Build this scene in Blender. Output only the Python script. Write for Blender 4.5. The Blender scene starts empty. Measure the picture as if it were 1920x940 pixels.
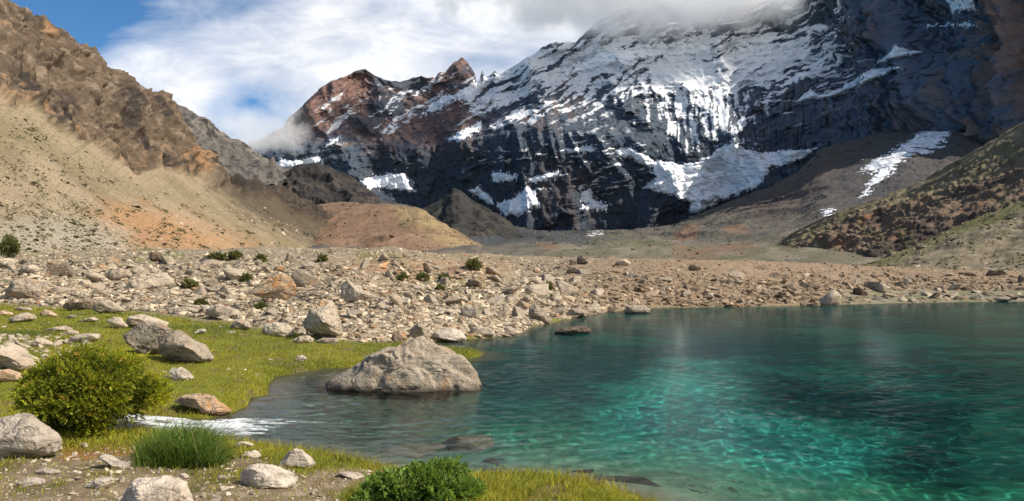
import bpy, math, random
import numpy as np
from mathutils import Vector

rng = np.random.default_rng(7)
random.seed(7)
F, CH, HV = 1536.0, 2.6, 500.0          # focal length in photo pixels, camera height, horizon row
SC = bpy.context.scene
COL = SC.collection

# ------------------------------------------------------------------ noise
def _hash(ix, iy, iz, seed):
    h = (ix.astype(np.uint32) * np.uint32(374761393)) ^ (iy.astype(np.uint32) * np.uint32(668265263)) ^ (iz.astype(np.uint32) * np.uint32(2246822519)) ^ np.uint32((seed * 3266489917) & 0xffffffff)
    h = (h ^ (h >> np.uint32(15))) * np.uint32(2246822519)
    h = (h ^ (h >> np.uint32(13))) * np.uint32(3266489917)
    return h ^ (h >> np.uint32(16))

def perlin(x, y, z, seed=0):
    x, y, z = np.broadcast_arrays(np.asarray(x, np.float64), np.asarray(y, np.float64), np.asarray(z, np.float64))
    fx, fy, fz = np.floor(x), np.floor(y), np.floor(z)
    ix, iy, iz = fx.astype(np.int64), fy.astype(np.int64), fz.astype(np.int64)
    dx, dy, dz = x - fx, y - fy, z - fz
    q = lambda t: t * t * t * (t * (t * 6 - 15) + 10)
    wx, wy, wz = q(dx), q(dy), q(dz)
    out = 0.0
    for cx in (0, 1):
        for cy in (0, 1):
            for cz in (0, 1):
                h = _hash(ix + cx, iy + cy, iz + cz, seed)
                gx = (h & np.uint32(1023)).astype(np.float64) / 511.5 - 1
                gy = ((h >> np.uint32(10)) & np.uint32(1023)).astype(np.float64) / 511.5 - 1
                gz = ((h >> np.uint32(20)) & np.uint32(1023)).astype(np.float64) / 511.5 - 1
                w = (wx if cx else 1 - wx) * (wy if cy else 1 - wy) * (wz if cz else 1 - wz)
                out = out + w * (gx * (dx - cx) + gy * (dy - cy) + gz * (dz - cz))
    return out * 1.25

def fbm(x, y, z, oct=5, seed=0, gain=0.5):
    a, f, s = 1.0, 1.0, 0.0
    for o in range(oct):
        s = s + a * perlin(x * f, y * f, z * f, seed + o * 17)
        a *= gain; f *= 2.03
    return s

def ridged(x, y, z, oct=5, seed=0, gain=0.5):
    a, f, s, w = 1.0, 1.0, 0.0, 1.0
    for o in range(oct):
        n = 1 - np.abs(perlin(x * f, y * f, z * f, seed + o * 31)) * 1.6
        n = np.clip(n, 0, 1) ** 2 * w
        w = np.clip(n * 1.6, 0, 1)
        s = s + a * n
        a *= gain; f *= 2.07
    return s

def sstep(a, b, x):
    t = np.clip((x - a) / (b - a), 0, 1)
    return t * t * (3 - 2 * t)

def mixc(c0, c1, t):
    return c0 * (1 - t[..., None]) + np.asarray(c1) * t[..., None]

def inpoly(u, v, poly):
    """signed distance (positive inside) to a polygon"""
    u = np.asarray(u, float); v = np.asarray(v, float)
    d2 = np.full(u.shape, 1e18); ins = np.zeros(u.shape, bool)
    n = len(poly)
    for i in range(n):
        x0, y0 = poly[i]; x1, y1 = poly[(i + 1) % n]
        ex, ey = x1 - x0, y1 - y0
        l2 = ex * ex + ey * ey + 1e-12
        t = np.clip(((u - x0) * ex + (v - y0) * ey) / l2, 0, 1)
        d2 = np.minimum(d2, (u - x0 - t * ex) ** 2 + (v - y0 - t * ey) ** 2)
        if y0 != y1:
            c = ((y0 > v) != (y1 > v)) & (u < (x1 - x0) * (v - y0) / (y1 - y0) + x0)
            ins ^= c
    d = np.sqrt(d2)
    return np.where(ins, d, -d)

def curve(pts, u):
    p = np.array(pts, float)
    return np.interp(u, p[:, 0], p[:, 1])

def world(u, v, Y):
    return np.stack([(u - 960) / F * Y, Y + 0 * u, CH - (v - HV) / F * Y], -1)

def project(P):
    return 960 + F * P[..., 0] / P[..., 1], HV - F * (P[..., 2] - CH) / P[..., 1]

# ------------------------------------------------------------------ objects
def tag(o, label=None, cat=None, group=None, kind=None):
    if label: o['label'] = label
    if cat: o['category'] = cat
    if group: o['group'] = group
    if kind: o['kind'] = kind
    return o

def empty(name, loc):
    o = bpy.data.objects.new(name, None)
    o.location = loc; o.empty_display_size = 0.2
    COL.objects.link(o)
    return o

def mesh_obj(name, verts, faces, mat=None, parent=None, smooth=True, col=None, loc=None):
    """faces: int array (n,3) or (n,4); col: (nverts,3) colours; loc: origin subtracted from the vertices"""
    verts = np.asarray(verts, np.float64).reshape(-1, 3)
    if loc is not None: verts = verts - np.asarray(loc)
    faces = np.asarray(faces, np.int32)
    me = bpy.data.meshes.new(name)
    k = faces.shape[1]; nf = len(faces)
    me.vertices.add(len(verts)); me.vertices.foreach_set('co', verts.astype(np.float32).ravel())
    me.loops.add(nf * k); me.loops.foreach_set('vertex_index', faces.ravel())
    me.polygons.add(nf)
    me.polygons.foreach_set('loop_start', np.arange(0, nf * k, k, dtype=np.int32))
    me.polygons.foreach_set('loop_total', np.full(nf, k, np.int32))
    me.update(calc_edges=True)
    me.polygons.foreach_set('use_smooth', np.full(nf, smooth, bool))
    if col is not None:
        c = np.ones((len(verts), 4), np.float32); c[:, :3] = np.clip(col.reshape(-1, 3), 0.002, 0.95)
        at = me.attributes.new('Col', 'FLOAT_COLOR', 'POINT'); at.data.foreach_set('color', c.ravel())
    me.validate()
    o = bpy.data.objects.new(name, me)
    if mat: me.materials.append(mat)
    if loc is not None: o.location = loc
    COL.objects.link(o)
    if parent:
        o.parent = parent
        if loc is not None: o.location = Vector(loc) - parent.location
    return o

def grid_faces(nr, nc, keep=None):
    i = np.arange(nr * nc).reshape(nr, nc)
    f = np.stack([i[:-1, :-1], i[:-1, 1:], i[1:, 1:], i[1:, :-1]], -1).reshape(-1, 4)
    return f if keep is None else f[keep.reshape(-1)]

def normals(P):
    du = np.gradient(P, axis=1); dv = np.gradient(P, axis=0)
    n = np.cross(du, dv)
    return n / (np.linalg.norm(n, axis=-1, keepdims=True) + 1e-9)

# ------------------------------------------------------------------ materials
class NT:
    """small helper to write node trees"""
    def __init__(s, name):
        s.m = bpy.data.materials.new(name); s.m.use_nodes = True
        s.t = s.m.node_tree; s.t.nodes.clear()
        s.out = s.t.nodes.new('ShaderNodeOutputMaterial')
    def n(s, typ, ins=None, **kw):
        nd = s.t.nodes.new('ShaderNode' + typ)
        for k, v in kw.items(): setattr(nd, k, v)
        for k, v in (ins or {}).items():
            sock = nd.inputs[k]
            if isinstance(v, bpy.types.NodeSocket): s.t.links.new(v, sock)
            else: sock.default_value = v
        return nd
    def link(s, a, b): s.t.links.new(a, b)
    def ramp(s, fac, stops, interp='LINEAR'):
        r = s.n('ValToRGB', {'Fac': fac}); r.color_ramp.interpolation = interp
        e = r.color_ramp.elements
        while len(e) < len(stops): e.new(0.5)
        for el, (p, c) in zip(e, stops):
            el.position = p; el.color = (c, c, c, 1) if isinstance(c, (int, float)) else (*c, 1)
        return r.outputs['Color']
    def noise(s, vec, scale, detail=5, rough=0.55, dist=0.0):
        return s.n('TexNoise', {'Vector': vec, 'Scale': scale, 'Detail': detail, 'Roughness': rough, 'Distortion': dist}).outputs['Fac']
    def math(s, op, a, b=0.0, clamp=False):
        nd = s.n('Math', {0: a, 1: b}, operation=op); nd.use_clamp = clamp
        return nd.outputs[0]
    def mix(s, fac, a, b, mode='MIX'):
        nd = s.t.nodes.new('ShaderNodeMix'); nd.data_type = 'RGBA'; nd.blend_type = mode; nd.clamp_factor = True
        for sock, v in ((nd.inputs[0], fac), (nd.inputs[6], a), (nd.inputs[7], b)):
            if isinstance(v, bpy.types.NodeSocket): s.t.links.new(v, sock)
            else: sock.default_value = v if isinstance(v, (int, float)) else (*v, 1)
        return nd.outputs[2]
    def pos(s, sx=1, sy=1, sz=1, rz=0, rx=0):
        g = s.n('NewGeometry').outputs['Position']
        if (sx, sy, sz, rz, rx) == (1, 1, 1, 0, 0): return g
        mp = s.n('Mapping', {'Vector': g}); mp.inputs['Scale'].default_value = (sx, sy, sz); mp.inputs['Rotation'].default_value = (rx, 0, rz)
        return mp.outputs[0]
    def bump(s, h, strength, dist, normal=None):
        b = s.n('Bump', {'Height': h, 'Strength': strength, 'Distance': dist})
        if normal: s.link(normal, b.inputs['Normal'])
        return b.outputs[0]

def terrain_mat(name, scale, bump_d, rough=0.9, speck=0.35, strength=0.7):
    """albedo from the mesh's own colour attribute, broken up by rock texture at the given metre scale"""
    t = NT(name)
    c = t.n('VertexColor', layer_name='Col').outputs['Color']
    p = t.pos()
    n1 = t.noise(p, 1.0 / scale, 8, 0.62, 0.3)
    n2 = t.noise(p, 4.3 / scale, 6, 0.7)
    v1 = t.ramp(n1, [(0.3, 1 - speck), (0.7, 1 + 0.0)])
    c1 = t.mix(1.0, c, v1, 'MULTIPLY')
    v2 = t.ramp(n2, [(0.35, 1 - speck * 1.2), (0.5, 1.0), (0.72, 1.0)])
    c2 = t.mix(0.8, c1, v2, 'MULTIPLY')
    h = t.math('ADD', n1, t.math('MULTIPLY', n2, 0.45))
    b = t.n('BsdfPrincipled', {'Base Color': c2, 'Roughness': rough, 'Specular IOR Level': 0.15, 'Normal': t.bump(h, strength, bump_d)})
    t.link(b.outputs[0], t.out.inputs[0])
    return t.m

def rock_mat(name, base, light, dark, scale=1.0, orange=0.0, wet=False, use_col=False, wetline=True):
    t = NT(name)
    p = t.pos()
    rnd = t.n('ObjectInfo').outputs['Random']
    n1 = t.noise(p, 1.1 * scale, 6, 0.6, 0.4)
    n2 = t.noise(p, 5.5 * scale, 8, 0.68, 0.2)
    n3 = t.noise(p, 26 * scale, 4, 0.6)
    c = t.mix(t.ramp(n1, [(0.32, 0.0), (0.68, 1.0)]), base, light)
    if use_col:
        c = t.mix(1.0, c, t.n('VertexColor', layer_name='Col').outputs['Color'], 'MULTIPLY')
    # grey lichen crust and dark pitting
    c = t.mix(t.ramp(n2, [(0.5, 0.0), (0.66, 0.75)]), c, dark)
    c = t.mix(t.ramp(n3, [(0.6, 0.0), (0.72, 0.55)]), c, tuple(x * 0.45 for x in dark))
    if orange:
        n4 = t.noise(t.pos(1.0, 1.0, 0.6), 1.7 * scale, 5, 0.7, 0.6)
        c = t.mix(t.ramp(n4, [(0.62 - orange * 0.2, 0.0), (0.72 - orange * 0.2, 0.85)]), c, (0.50, 0.25, 0.09))
    val = t.math('MULTIPLY_ADD', rnd, 0.35); val.node.inputs[2].default_value = 0.8
    hs = t.n('HueSaturation', {'Color': c, 'Value': val})
    c = hs.outputs[0]
    # bedding: long thin bands, tilted, weathered in and out
    bd = t.noise(t.n('Mapping', {'Vector': p, 'Rotation': (0.35, 0.25, 0.4), 'Scale': (0.8 * scale, 0.8 * scale, 9.0 * scale)}).outputs[0], 1.0, 5, 0.6, 0.8)
    c = t.mix(t.ramp(bd, [(0.30, 0.45), (0.42, 0.0)]), c, dark)
    c = t.mix(t.ramp(bd, [(0.60, 0.0), (0.72, 0.35)]), c, light)
    # wet stain along the water line
    zz = t.n('SeparateXYZ', {0: t.n('NewGeometry').outputs['Position']}).outputs[2]
    zw = t.math('ADD', zz, t.math('MULTIPLY', t.math('SUBTRACT', n2, 0.5), 0.12))
    wetf = t.ramp(t.math('MULTIPLY', zw, 3.2), [(0.05, 1.0), (0.42, 0.0)])
    c = t.mix(t.math('MULTIPLY', wetf, 0.75 if wetline else 0.0), c, tuple(x * 0.3 for x in dark))
    # joints: thin dark cracks
    vo = t.n('TexVoronoi', {'Vector': t.n('Mapping', {'Vector': t.n('VectorMath', {0: p, 1: t.n('TexNoise', {'Vector': p, 'Scale': 2.0 * scale, 'Detail': 3}).outputs['Color']}, operation='ADD').outputs[0], 'Scale': (0.8 * scale, 0.9 * scale, 1.7 * scale), 'Rotation': (0.5, 0.3, 0.2)}).outputs[0], 'Scale': 1.0}, feature='DISTANCE_TO_EDGE').outputs['Distance']
    gate = t.ramp(t.noise(t.pos(1, 1, 1, 0.7), 1.6 * scale, 3, 0.5), [(0.5, 0.0), (0.62, 1.0)])
    crack = t.math('MAXIMUM', t.ramp(vo, [(0.0, 0.0), (0.04, 1.0)]), t.math('SUBTRACT', 1.0, gate))
    c = t.mix(t.math('MULTIPLY', t.ramp(vo, [(0.0, 0.5), (0.022, 0.0)]), gate), c, tuple(x * 0.5 for x in dark))
    h = t.math('ADD', t.math('MULTIPLY', n1, 1.2), t.math('ADD', t.math('MULTIPLY', n2, 0.7), t.math('MULTIPLY', n3, 0.18)))
    h = t.math('ADD', t.math('ADD', h, t.math('MULTIPLY', bd, 0.35)), t.math('MULTIPLY', crack, 0.25))
    b = t.n('BsdfPrincipled', {'Base Color': c, 'Roughness': 0.35 if wet else 0.88, 'Specular IOR Level': 0.5 if wet else 0.2, 'Normal': t.bump(h, 1.0, 0.15 / scale)})
    t.link(b.outputs[0], t.out.inputs[0])
    return t.m

def leaf_mat(name, trans=0.35, rough=0.6):
    t = NT(name)
    c = t.n('VertexColor', layer_name='Col').outputs['Color']
    b = t.n('BsdfPrincipled', {'Base Color': c, 'Roughness': rough, 'Specular IOR Level': 0.25})
    tr = t.n('BsdfTranslucent', {'Color': t.mix(1.0, c, (1.3, 1.35, 0.7), 'MULTIPLY')})
    mx = t.n('MixShader', {0: trans, 1: b.outputs[0], 2: tr.outputs[0]})
    t.link(mx.outputs[0], t.out.inputs[0])
    return t.m
# ------------------------------------------------------------------ camera, sun, sky
cam = bpy.data.cameras.new('camera'); camo = bpy.data.objects.new('camera', cam); COL.objects.link(camo)
cam.sensor_width = 36; cam.lens = 36 * F / 1920; cam.shift_y = 30 / 1920
cam.clip_start = 0.1; cam.clip_end = 30000
camo.location = (0, 0, CH); camo.rotation_euler = (math.pi / 2, 0, 0)
SC.camera = camo

SUN_AZ, SUN_EL = math.radians(104), math.radians(46)        # azimuth from +Y (into the picture) towards +X (right)
sun_dir = Vector((math.cos(SUN_EL) * math.sin(SUN_AZ), math.cos(SUN_EL) * math.cos(SUN_AZ), math.sin(SUN_EL)))
sl = bpy.data.lights.new('sun', 'SUN'); sl.energy = 4.6; sl.angle = math.radians(0.5); sl.color = (1.0, 0.92, 0.80)
so = bpy.data.objects.new('sun', sl); COL.objects.link(so)
so.rotation_euler = sun_dir.to_track_quat('Z', 'Y').to_euler(); so.location = (100, 0, 200)
sl.cycles.is_caustics_light = True

def build_world():
    w = bpy.data.worlds.new('World'); SC.world = w; w.use_nodes = True
    t = w.node_tree; t.nodes.clear()
    class W(NT):
        def __init__(s): s.t = t
    s = W()
    out = t.nodes.new('ShaderNodeOutputWorld')
    sky = s.n('TexSky', sky_type='NISHITA', sun_disc=False, sun_elevation=SUN_EL, sun_rotation=SUN_AZ, altitude=3500.0, air_density=1.0, dust_density=0.4, ozone_density=2.0)
    d = s.n('TexCoord').outputs['Generated']
    sep = s.n('SeparateXYZ', {0: d})
    x, y, z = sep.outputs
    yy = s.math('MAXIMUM', s.math('ABSOLUTE', y), 0.15)
    a = s.math('DIVIDE', x, yy); e = s.math('DIVIDE', z, yy)       # tangent-plane directions: wispy layers drift diagonally
    q = s.n('CombineXYZ', {0: a, 1: e, 2: 0.0}).outputs[0]
    def mapped(rot, sc, loc=(0, 0, 0)):
        return s.n('Mapping', {'Vector': q, 'Rotation': (0, 0, rot), 'Scale': sc, 'Location': loc}).outputs[0]
    streak = s.noise(mapped(0.55, (2.2, 9.0, 1), (3.1, 1.7, 0)), 1.0, 8, 0.58, 0.5)
    puff = s.noise(mapped(0.3, (4.0, 5.5, 1), (0.4, 0.9, 0)), 1.0, 9, 0.55, 0.3)
    # large-scale cover: rises to the right, with blue gaps
    def blob(u0, v0, ru, rv):
        a0, e0 = (u0 - 960) / F, (HV - v0) / F
        dx = s.math('DIVIDE', s.math('SUBTRACT', a, a0), ru / F); dy = s.math('DIVIDE', s.math('SUBTRACT', e, e0), rv / F)
        r = s.math('SQRT', s.math('ADD', s.math('MULTIPLY', dx, dx), s.math('MULTIPLY', dy, dy)))
        return s.ramp(r, [(0.0, 1.0), (0.5, 0.55), (1.0, 0.0)], 'EASE')
    cover = s.math('MULTIPLY_ADD', a, 0.75); cover.node.inputs[2].default_value = 0.76
    cover = s.math('MINIMUM', cover, 0.8)
    for (b, wgt) in ((blob(60, 10, 250, 130), -0.42), (blob(470, 215, 130, 80), -0.40), (blob(300, 30, 110, 50), -0.08), (blob(290, 150, 150, 75), 0.26), (blob(375, 205, 110, 75), 0.40), (blob(480, 290, 120, 60), 0.35), (blob(620, 60, 330, 170), 0.12)):
        cover = s.math('ADD', cover, s.math('MULTIPLY', b, wgt))
    dens = s.math('ADD', s.math('MULTIPLY', streak, 0.8), s.math('MULTIPLY', puff, 0.55))
    dens = s.math('ADD', s.math('SUBTRACT', dens, 0.68), s.math('MULTIPLY_ADD', cover, 0.85)); dens.node.inputs[1].links[0].from_node.inputs[2].default_value = -0.1
    fine = s.noise(mapped(0.62, (9.0, 22.0, 1), (1.1, 4.2, 0)), 1.0, 9, 0.62, 0.8)
    dens = s.math('ADD', dens, s.math('MULTIPLY', s.math('SUBTRACT', fine, 0.5), 0.42))
    mask = s.ramp(dens, [(0.10, 0.0), (0.30, 0.42), (0.62, 1.0)])
    # overhead and behind the camera the cloud is broken, so the sky light stays bluish
    ov = s.ramp(z, [(0.42, 1.0), (0.75, 0.35)])
    mask = s.math('MULTIPLY', mask, ov)
    sn = s.math('ADD', s.noise(mapped(0.5, (3.4, 7.5, 1), (5, 2, 0)), 1.0, 9, 0.62, 0.5), s.math('MULTIPLY', s.math('SUBTRACT', fine, 0.5), 0.35))
    shade = s.ramp(sn, [(0.30, (5.2, 5.5, 6.1)), (0.46, (6.9, 7.0, 7.3)), (0.60, (8.6, 8.6, 8.6))])
    blue = s.mix(1.0, sky.outputs[0], (0.50, 0.82, 0.98), 'MULTIPLY')
    c = s.mix(mask, blue, shade)
    bg = s.n('Background', {'Color': c, 'Strength': 0.10})
    t.links.new(bg.outputs[0], out.inputs[0])
build_world()

vs = SC.view_settings
vs.view_transform = 'Standard'; vs.look = 'None'; vs.exposure = 0.5; vs.gamma = 1.0; vs.use_curve_mapping = False
cy = SC.cycles
cy.use_denoising = True
cy.max_bounces = 16; cy.diffuse_bounces = 3; cy.glossy_bounces = 3; cy.transmission_bounces = 5; cy.volume_bounces = 14; cy.transparent_max_bounces = 12
cy.sample_clamp_indirect = 4.0
cy.volume_step_rate = 1.0; cy.volume_max_steps = 128

# ------------------------------------------------------------------ near ground, lake bed
def sh(u, v):
    Y = F * CH / (v - HV)
    return ((u - 960) / F * Y, Y)

SHORE_UV = [(1225, 940), (1185, 922), (1130, 907), (1060, 898), (1000, 891), (940, 888), (880, 890), (800, 890), (740, 880), (690, 866), (640, 856), (590, 848), (530, 838), (480, 833), (440, 826), (380, 819), (280, 812), (150, 806), (90, 798), (90, 786), (200, 785), (290, 791), (340, 787), (390, 788), (440, 773), (470, 762), (476, 748), (506, 742), (512, 722), (520, 708), (560, 700), (610, 692), (660, 690), (780, 690), (850, 678), (905, 670), (914, 662), (880, 656), (850, 654), (800, 650), (790, 645), (830, 641), (900, 636), (960, 630), (985, 620), (1005, 611), (1040, 605), (1062, 599), (1100, 592), (1135, 586), (1180, 581), (1235, 578), (1320, 576.5), (1400, 575.5), (1480, 574.5), (1550, 572.5), (1620, 570), (1700, 568.5), (1800, 566.5), (1920, 565)]
LAKE = [sh(u, v) for u, v in SHORE_UV] + [(50, 63), (70, 50), (66, 25), (40, 9), (16, 6.2), (8, 5.9), (4.2, 6.7), (2.6, 7.8)]

def lake_sd(X, Y):
    """signed distance to the shore, positive on land"""
    s = -inpoly(X, Y, LAKE)
    k = np.clip(Y / 20.0, 0.4, 2.0)
    return s + 0.16 * k * fbm(X / (1.1 * k), Y / (1.1 * k), 0.0, 4, 5)

FRONT = [(-60, 60), (-40, 46), (-25, 40), (-16.4, 35.5), (-11.2, 30.7), (-7.2, 27.2), (-5.0, 24.6), (-3.4, 25.6), (-2.4, 28.0), (0.2, 32.0), (1.2, 36.8), (2.9, 41.2), (5.4, 47.3), (9.3, 52.4), (15.3, 53.8), (21.5, 56.4), (27.5, 62), (38, 70), (80, 78)]
MOR = FRONT + [(90, 160), (-90, 160), (-90, 70)]

def moraine_d(X, Y):
    return inpoly(X, Y, MOR) + 0.8 * fbm(X / 6, Y / 6, 3.3, 3, 21)

CREST = [(-1400, 465), (-400, 474), (0, 478), (300, 478), (650, 474), (740, 474), (820, 482), (960, 486), (1100, 489), (1230, 491), (1400, 494), (1550, 499), (1700, 508), (1920, 515), (2600, 505)]
MW = [(-1400, 40), (0, 34), (400, 34), (650, 36), (820, 34), (960, 30), (1060, 22), (1230, 15), (1550, 16), (1700, 18), (2600, 20)]

def ground_z(X, Y, detail=True):
    X = np.asarray(X, float); Y = np.asarray(Y, float)
    sd = lake_sd(X, Y)
    u = 960 + F * X / np.maximum(Y, 3.0)
    land = 0.13 * sstep(0, 0.5, sd) + 0.045 * np.clip(sd - 0.2, 0, 9) + 0.012 * np.clip(sd - 9, 0, 30)
    if detail:
        land = land + sstep(0.0, 1.0, sd) * (0.10 * fbm(X / 2.2, Y / 2.2, 0, 3, 11) + 0.02 * fbm(X / 0.35, Y / 0.35, 0, 2, 12))
    md = moraine_d(X, Y)
    W = curve(MW, u)
    # crest height seen over the lake
    Yc = np.maximum(Y - md, 20) + W
    zc = CH - (curve(CREST, u) - HV) / F * Yc
    t = np.clip(md / W, 0, 1.6)
    prof = np.where(t < 1, 1 - (1 - np.clip(t, 0, 1)) ** 1.5, 1 - 0.25 * sstep(1.0, 1.6, t))
    mor = sstep(0, 2.5, md) * np.maximum(zc - 0.5, 0.3) * prof
    if detail:
        mor = mor + sstep(0.5, 6, md) * ((0.42 + 0.38 * sstep(1050, 800, u)) * fbm(X / 5, Y / 5, 1.0, 4, 14) * np.clip(1.15 - 0.7 * t, 0.5, 1) + 0.10 * fbm(X / 0.9, Y / 0.9, 2.0, 3, 15))
    z = land + mor
    d = np.maximum(-sd, 0)
    bed = -(0.50 * (1 - np.exp(-d / 0.9)) + 0.30 * np.clip(d - 0.6, 0, 6.0) + 0.10 * np.clip(d - 6.6, 0, 15))
    if detail:
        bed = bed + sstep(0.1, 1.5, d) * 0.12 * fbm(X / 1.3, Y / 1.3, 5.0, 4, 19)
    return np.where(sd > 0, z, bed)

def ground_hit(u, v, y0=5.5, y1=135.0):
    """where the view ray through a photo pixel meets the ground or the water"""
    Ys = np.geomspace(y0, y1, 420)
    X = (u - 960) / F * Ys
    zr = CH - (v - HV) / F * Ys
    g = np.maximum(ground_z(X, Ys), 0.0)
    i = np.argmax(zr <= g)
    if zr[i] > g[i]: i = len(Ys) - 1
    return float(X[i]), float(Ys[i]), float(g[i])

def ground_hits(u, v, y0=5.5, y1=135.0, n=0):
    """the same for many pixels at once, read off the finished ground mesh"""
    GU, GYs = GUS, GP[:, 0, 1]
    GV = HV - F * (np.maximum(GP[..., 2], 0) - CH) / GP[..., 1]
    GV = np.where((GP[..., 1] < y0) | (GP[..., 1] > y1), 1e6, GV)
    j = np.clip(np.searchsorted(GU, u) - 1, 0, len(GU) - 2)
    f = np.clip((u - GU[j]) / (GU[j + 1] - GU[j]), 0, 1)
    X = np.zeros(len(u)); Y = np.zeros(len(u)); Z = np.zeros(len(u)); ok = np.zeros(len(u), bool)
    for a in range(0, len(u), 4000):
        q = slice(a, a + 4000)
        col = GV[:, j[q]] * (1 - f[q]) + GV[:, j[q] + 1] * f[q]
        hit = col <= v[q]
        i = np.clip(np.argmax(hit, 0), 1, None); k = np.arange(len(i))
        c1, c0 = col[i, k], col[i - 1, k]
        w = np.where(c0 > 1e5, 1.0, np.clip((c0 - v[q]) / (c0 - c1 + 1e-9), 0, 1))
        zz = GP[:, j[q], 2] * (1 - f[q]) + GP[:, j[q] + 1, 2] * f[q]
        Y[q] = GYs[i - 1] * (1 - w) + GYs[i] * w
        Z[q] = zz[i - 1, k] * (1 - w) + zz[i, k] * w
        ok[q] = hit.any(0)
    X = (u - 960) / F * Y
    return X, Y, Z, ok

DIRT = [(-60, 838), (60, 858), (120, 842), (260, 835), (330, 870), (430, 858), (480, 850), (560, 885), (640, 872), (700, 884), (690, 905), (655, 920), (620, 1000), (300, 1400), (-700, 1400), (-700, 850)]
NEEDLES = [(110, 838), (180, 832), (262, 838), (240, 856), (150, 866), (112, 862)]

def build_ground():
    us = np.concatenate([np.arange(-1500, -60, 24), np.arange(-60, 1980, 4.0), np.arange(1980, 3300, 24)])
    Ys = np.concatenate([np.arange(1.5, 6.0, 0.25), np.geomspace(6, 32, 430)[:], np.geomspace(32.2, 150, 330)])
    U, Y = np.meshgrid(us, Ys)
    X = (U - 960) / F * Y
    Z = ground_z(X, Y)
    P = np.stack([X, Y, Z], -1)
    sd = lake_sd(X, Y); md = moraine_d(X, Y)
    V = HV - F * (Z - CH) / Y
    n1 = fbm(X / 1.5, Y / 1.5, 0, 5, 40); n2 = fbm(X / 0.3, Y / 0.3, 0, 4, 41); n3 = fbm(X / 6, Y / 6, 0, 3, 42)
    grass = np.array([0.18, 0.185, 0.024]) * (1 + 0.25 * n1[..., None])
    c = mixc(grass, (0.15, 0.115, 0.03), np.clip(0.45 * sstep(0.0, 0.7, n1 + 0.4 * n2), 0, 1))
    c = mixc(c, (0.07, 0.095, 0.018), sstep(0.1, 0.6, n3))
    nb_ = fbm(X / 0.5, Y / 0.5, 0.4, 3, 52)
    c = mixc(c, (0.15, 0.115, 0.055), 0.75 * sstep(0.15, 0.45, nb_))
    dirt = mixc(np.broadcast_to(np.array([0.19, 0.138, 0.082]), c.shape), (0.29, 0.225, 0.15), sstep(-0.2, 0.5, n2))
    dirt = mixc(dirt, (0.11, 0.10, 0.035), sstep(0.05, 0.4, n1 + 0.5 * n2))
    dm = sstep(-10, 10, inpoly(U, V, DIRT) + 14 * n1)
    c = mixc(c, dirt, dm) if False else c * (1 - dm[..., None]) + dirt * dm[..., None]
    far_shore = sstep(40, 46, Y) * sstep(1000, 1060, U)
    c = mixc(c, (0.25, 0.19, 0.125), far_shore * 0.9)
    c = mixc(c, (0.27, 0.125, 0.035), 0.8 * sstep(-4, 6, inpoly(U, V, NEEDLES) + 5 * n2))
    # wet, darker rim at the water's edge
    c = mixc(c, (0.055, 0.045, 0.02), sstep(0.16, 0.0, sd) * 0.8)
    # rubble ground of the moraine: pale left, browner towards the right
    mor = mixc(np.broadcast_to(np.array([0.33, 0.27, 0.19]), c.shape), (0.20, 0.165, 0.105), sstep(-0.3, 0.4, n2))
    mor = mixc(mor, (0.16, 0.165, 0.06), sstep(0.15, 0.55, n3 + 0.4 * n1) * sstep(1150, 800, U) * 0.8)
    mor = mixc(mor, (0.27, 0.185, 0.12), sstep(950, 1250, U) * 0.75)
    mor = mixc(mor, (0.36, 0.20, 0.11), sstep(-25, 20, -np.abs(V - 505) + 12 + 14 * n1) * sstep(-120, 0, 100 - np.abs(U - 800)) * 0.7)
    mm = sstep(-0.6, 1.2, md + 1.0 * n2)
    c = c * (1 - mm[..., None]) + mor * mm[..., None]
    beach = mixc(np.broadcast_to(np.array([0.24, 0.205, 0.145]), c.shape), (0.17, 0.165, 0.09), sstep(-0.2, 0.4, n1 + 0.4 * n3))
    bm = sstep(1500, 1600, U) * sstep(40, 50, Y) * (1 - sstep(0.5, 4, md))
    c = c * (1 - bm[..., None]) + beach * bm[..., None]
    # lake bed, with light lost in the water painted in by depth: pale sand, brown gravel close to the bank, dark weed and rock further out
    SANDP = [(1090, 812), (1170, 740), (1240, 690), (1330, 690), (1400, 735), (1500, 800), (1640, 850), (1560, 890), (1350, 868), (1180, 850)]
    inw = sd < 0
    d = np.maximum(-sd, 0)
    zb = np.maximum(-Z, 0)
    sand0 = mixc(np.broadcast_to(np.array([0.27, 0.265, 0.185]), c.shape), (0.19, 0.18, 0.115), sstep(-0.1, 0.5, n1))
    water_tint = np.exp(-np.array([1.7, 0.30, 0.36]) * zb[..., None]) * np.array([1.0, 1.08, 1.0])  # light absorbed by the water, multiplied into the bed colour by depth
    bedc = sand0 * water_tint
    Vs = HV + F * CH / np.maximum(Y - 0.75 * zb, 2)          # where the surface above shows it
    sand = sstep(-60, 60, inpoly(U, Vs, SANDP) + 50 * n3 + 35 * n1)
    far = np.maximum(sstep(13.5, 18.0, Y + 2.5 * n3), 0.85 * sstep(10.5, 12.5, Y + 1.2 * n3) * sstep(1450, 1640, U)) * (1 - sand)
    weed_tinted = mixc(np.broadcast_to(np.array([0.002, 0.050, 0.047]), c.shape), (0.005, 0.092, 0.074), sstep(-0.1, 0.5, n1 + n3 + n2 * 0.3))  # weed colour with the teal of deep water put in
    bedc = bedc * (1 - far[..., None]) + weed_tinted * far[..., None]
    bedc = mixc(bedc, (0.026, 0.275, 0.24), 0.85 * sand * sstep(0.4, 1.4, zb))  # turquoise of the water above, put into the sand's colour
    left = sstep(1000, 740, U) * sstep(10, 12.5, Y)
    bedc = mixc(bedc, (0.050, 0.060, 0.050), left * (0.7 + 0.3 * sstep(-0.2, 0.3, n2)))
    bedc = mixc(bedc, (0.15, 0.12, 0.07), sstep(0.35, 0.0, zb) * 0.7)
    c = np.where(inw[..., None], bedc, c)
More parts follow.
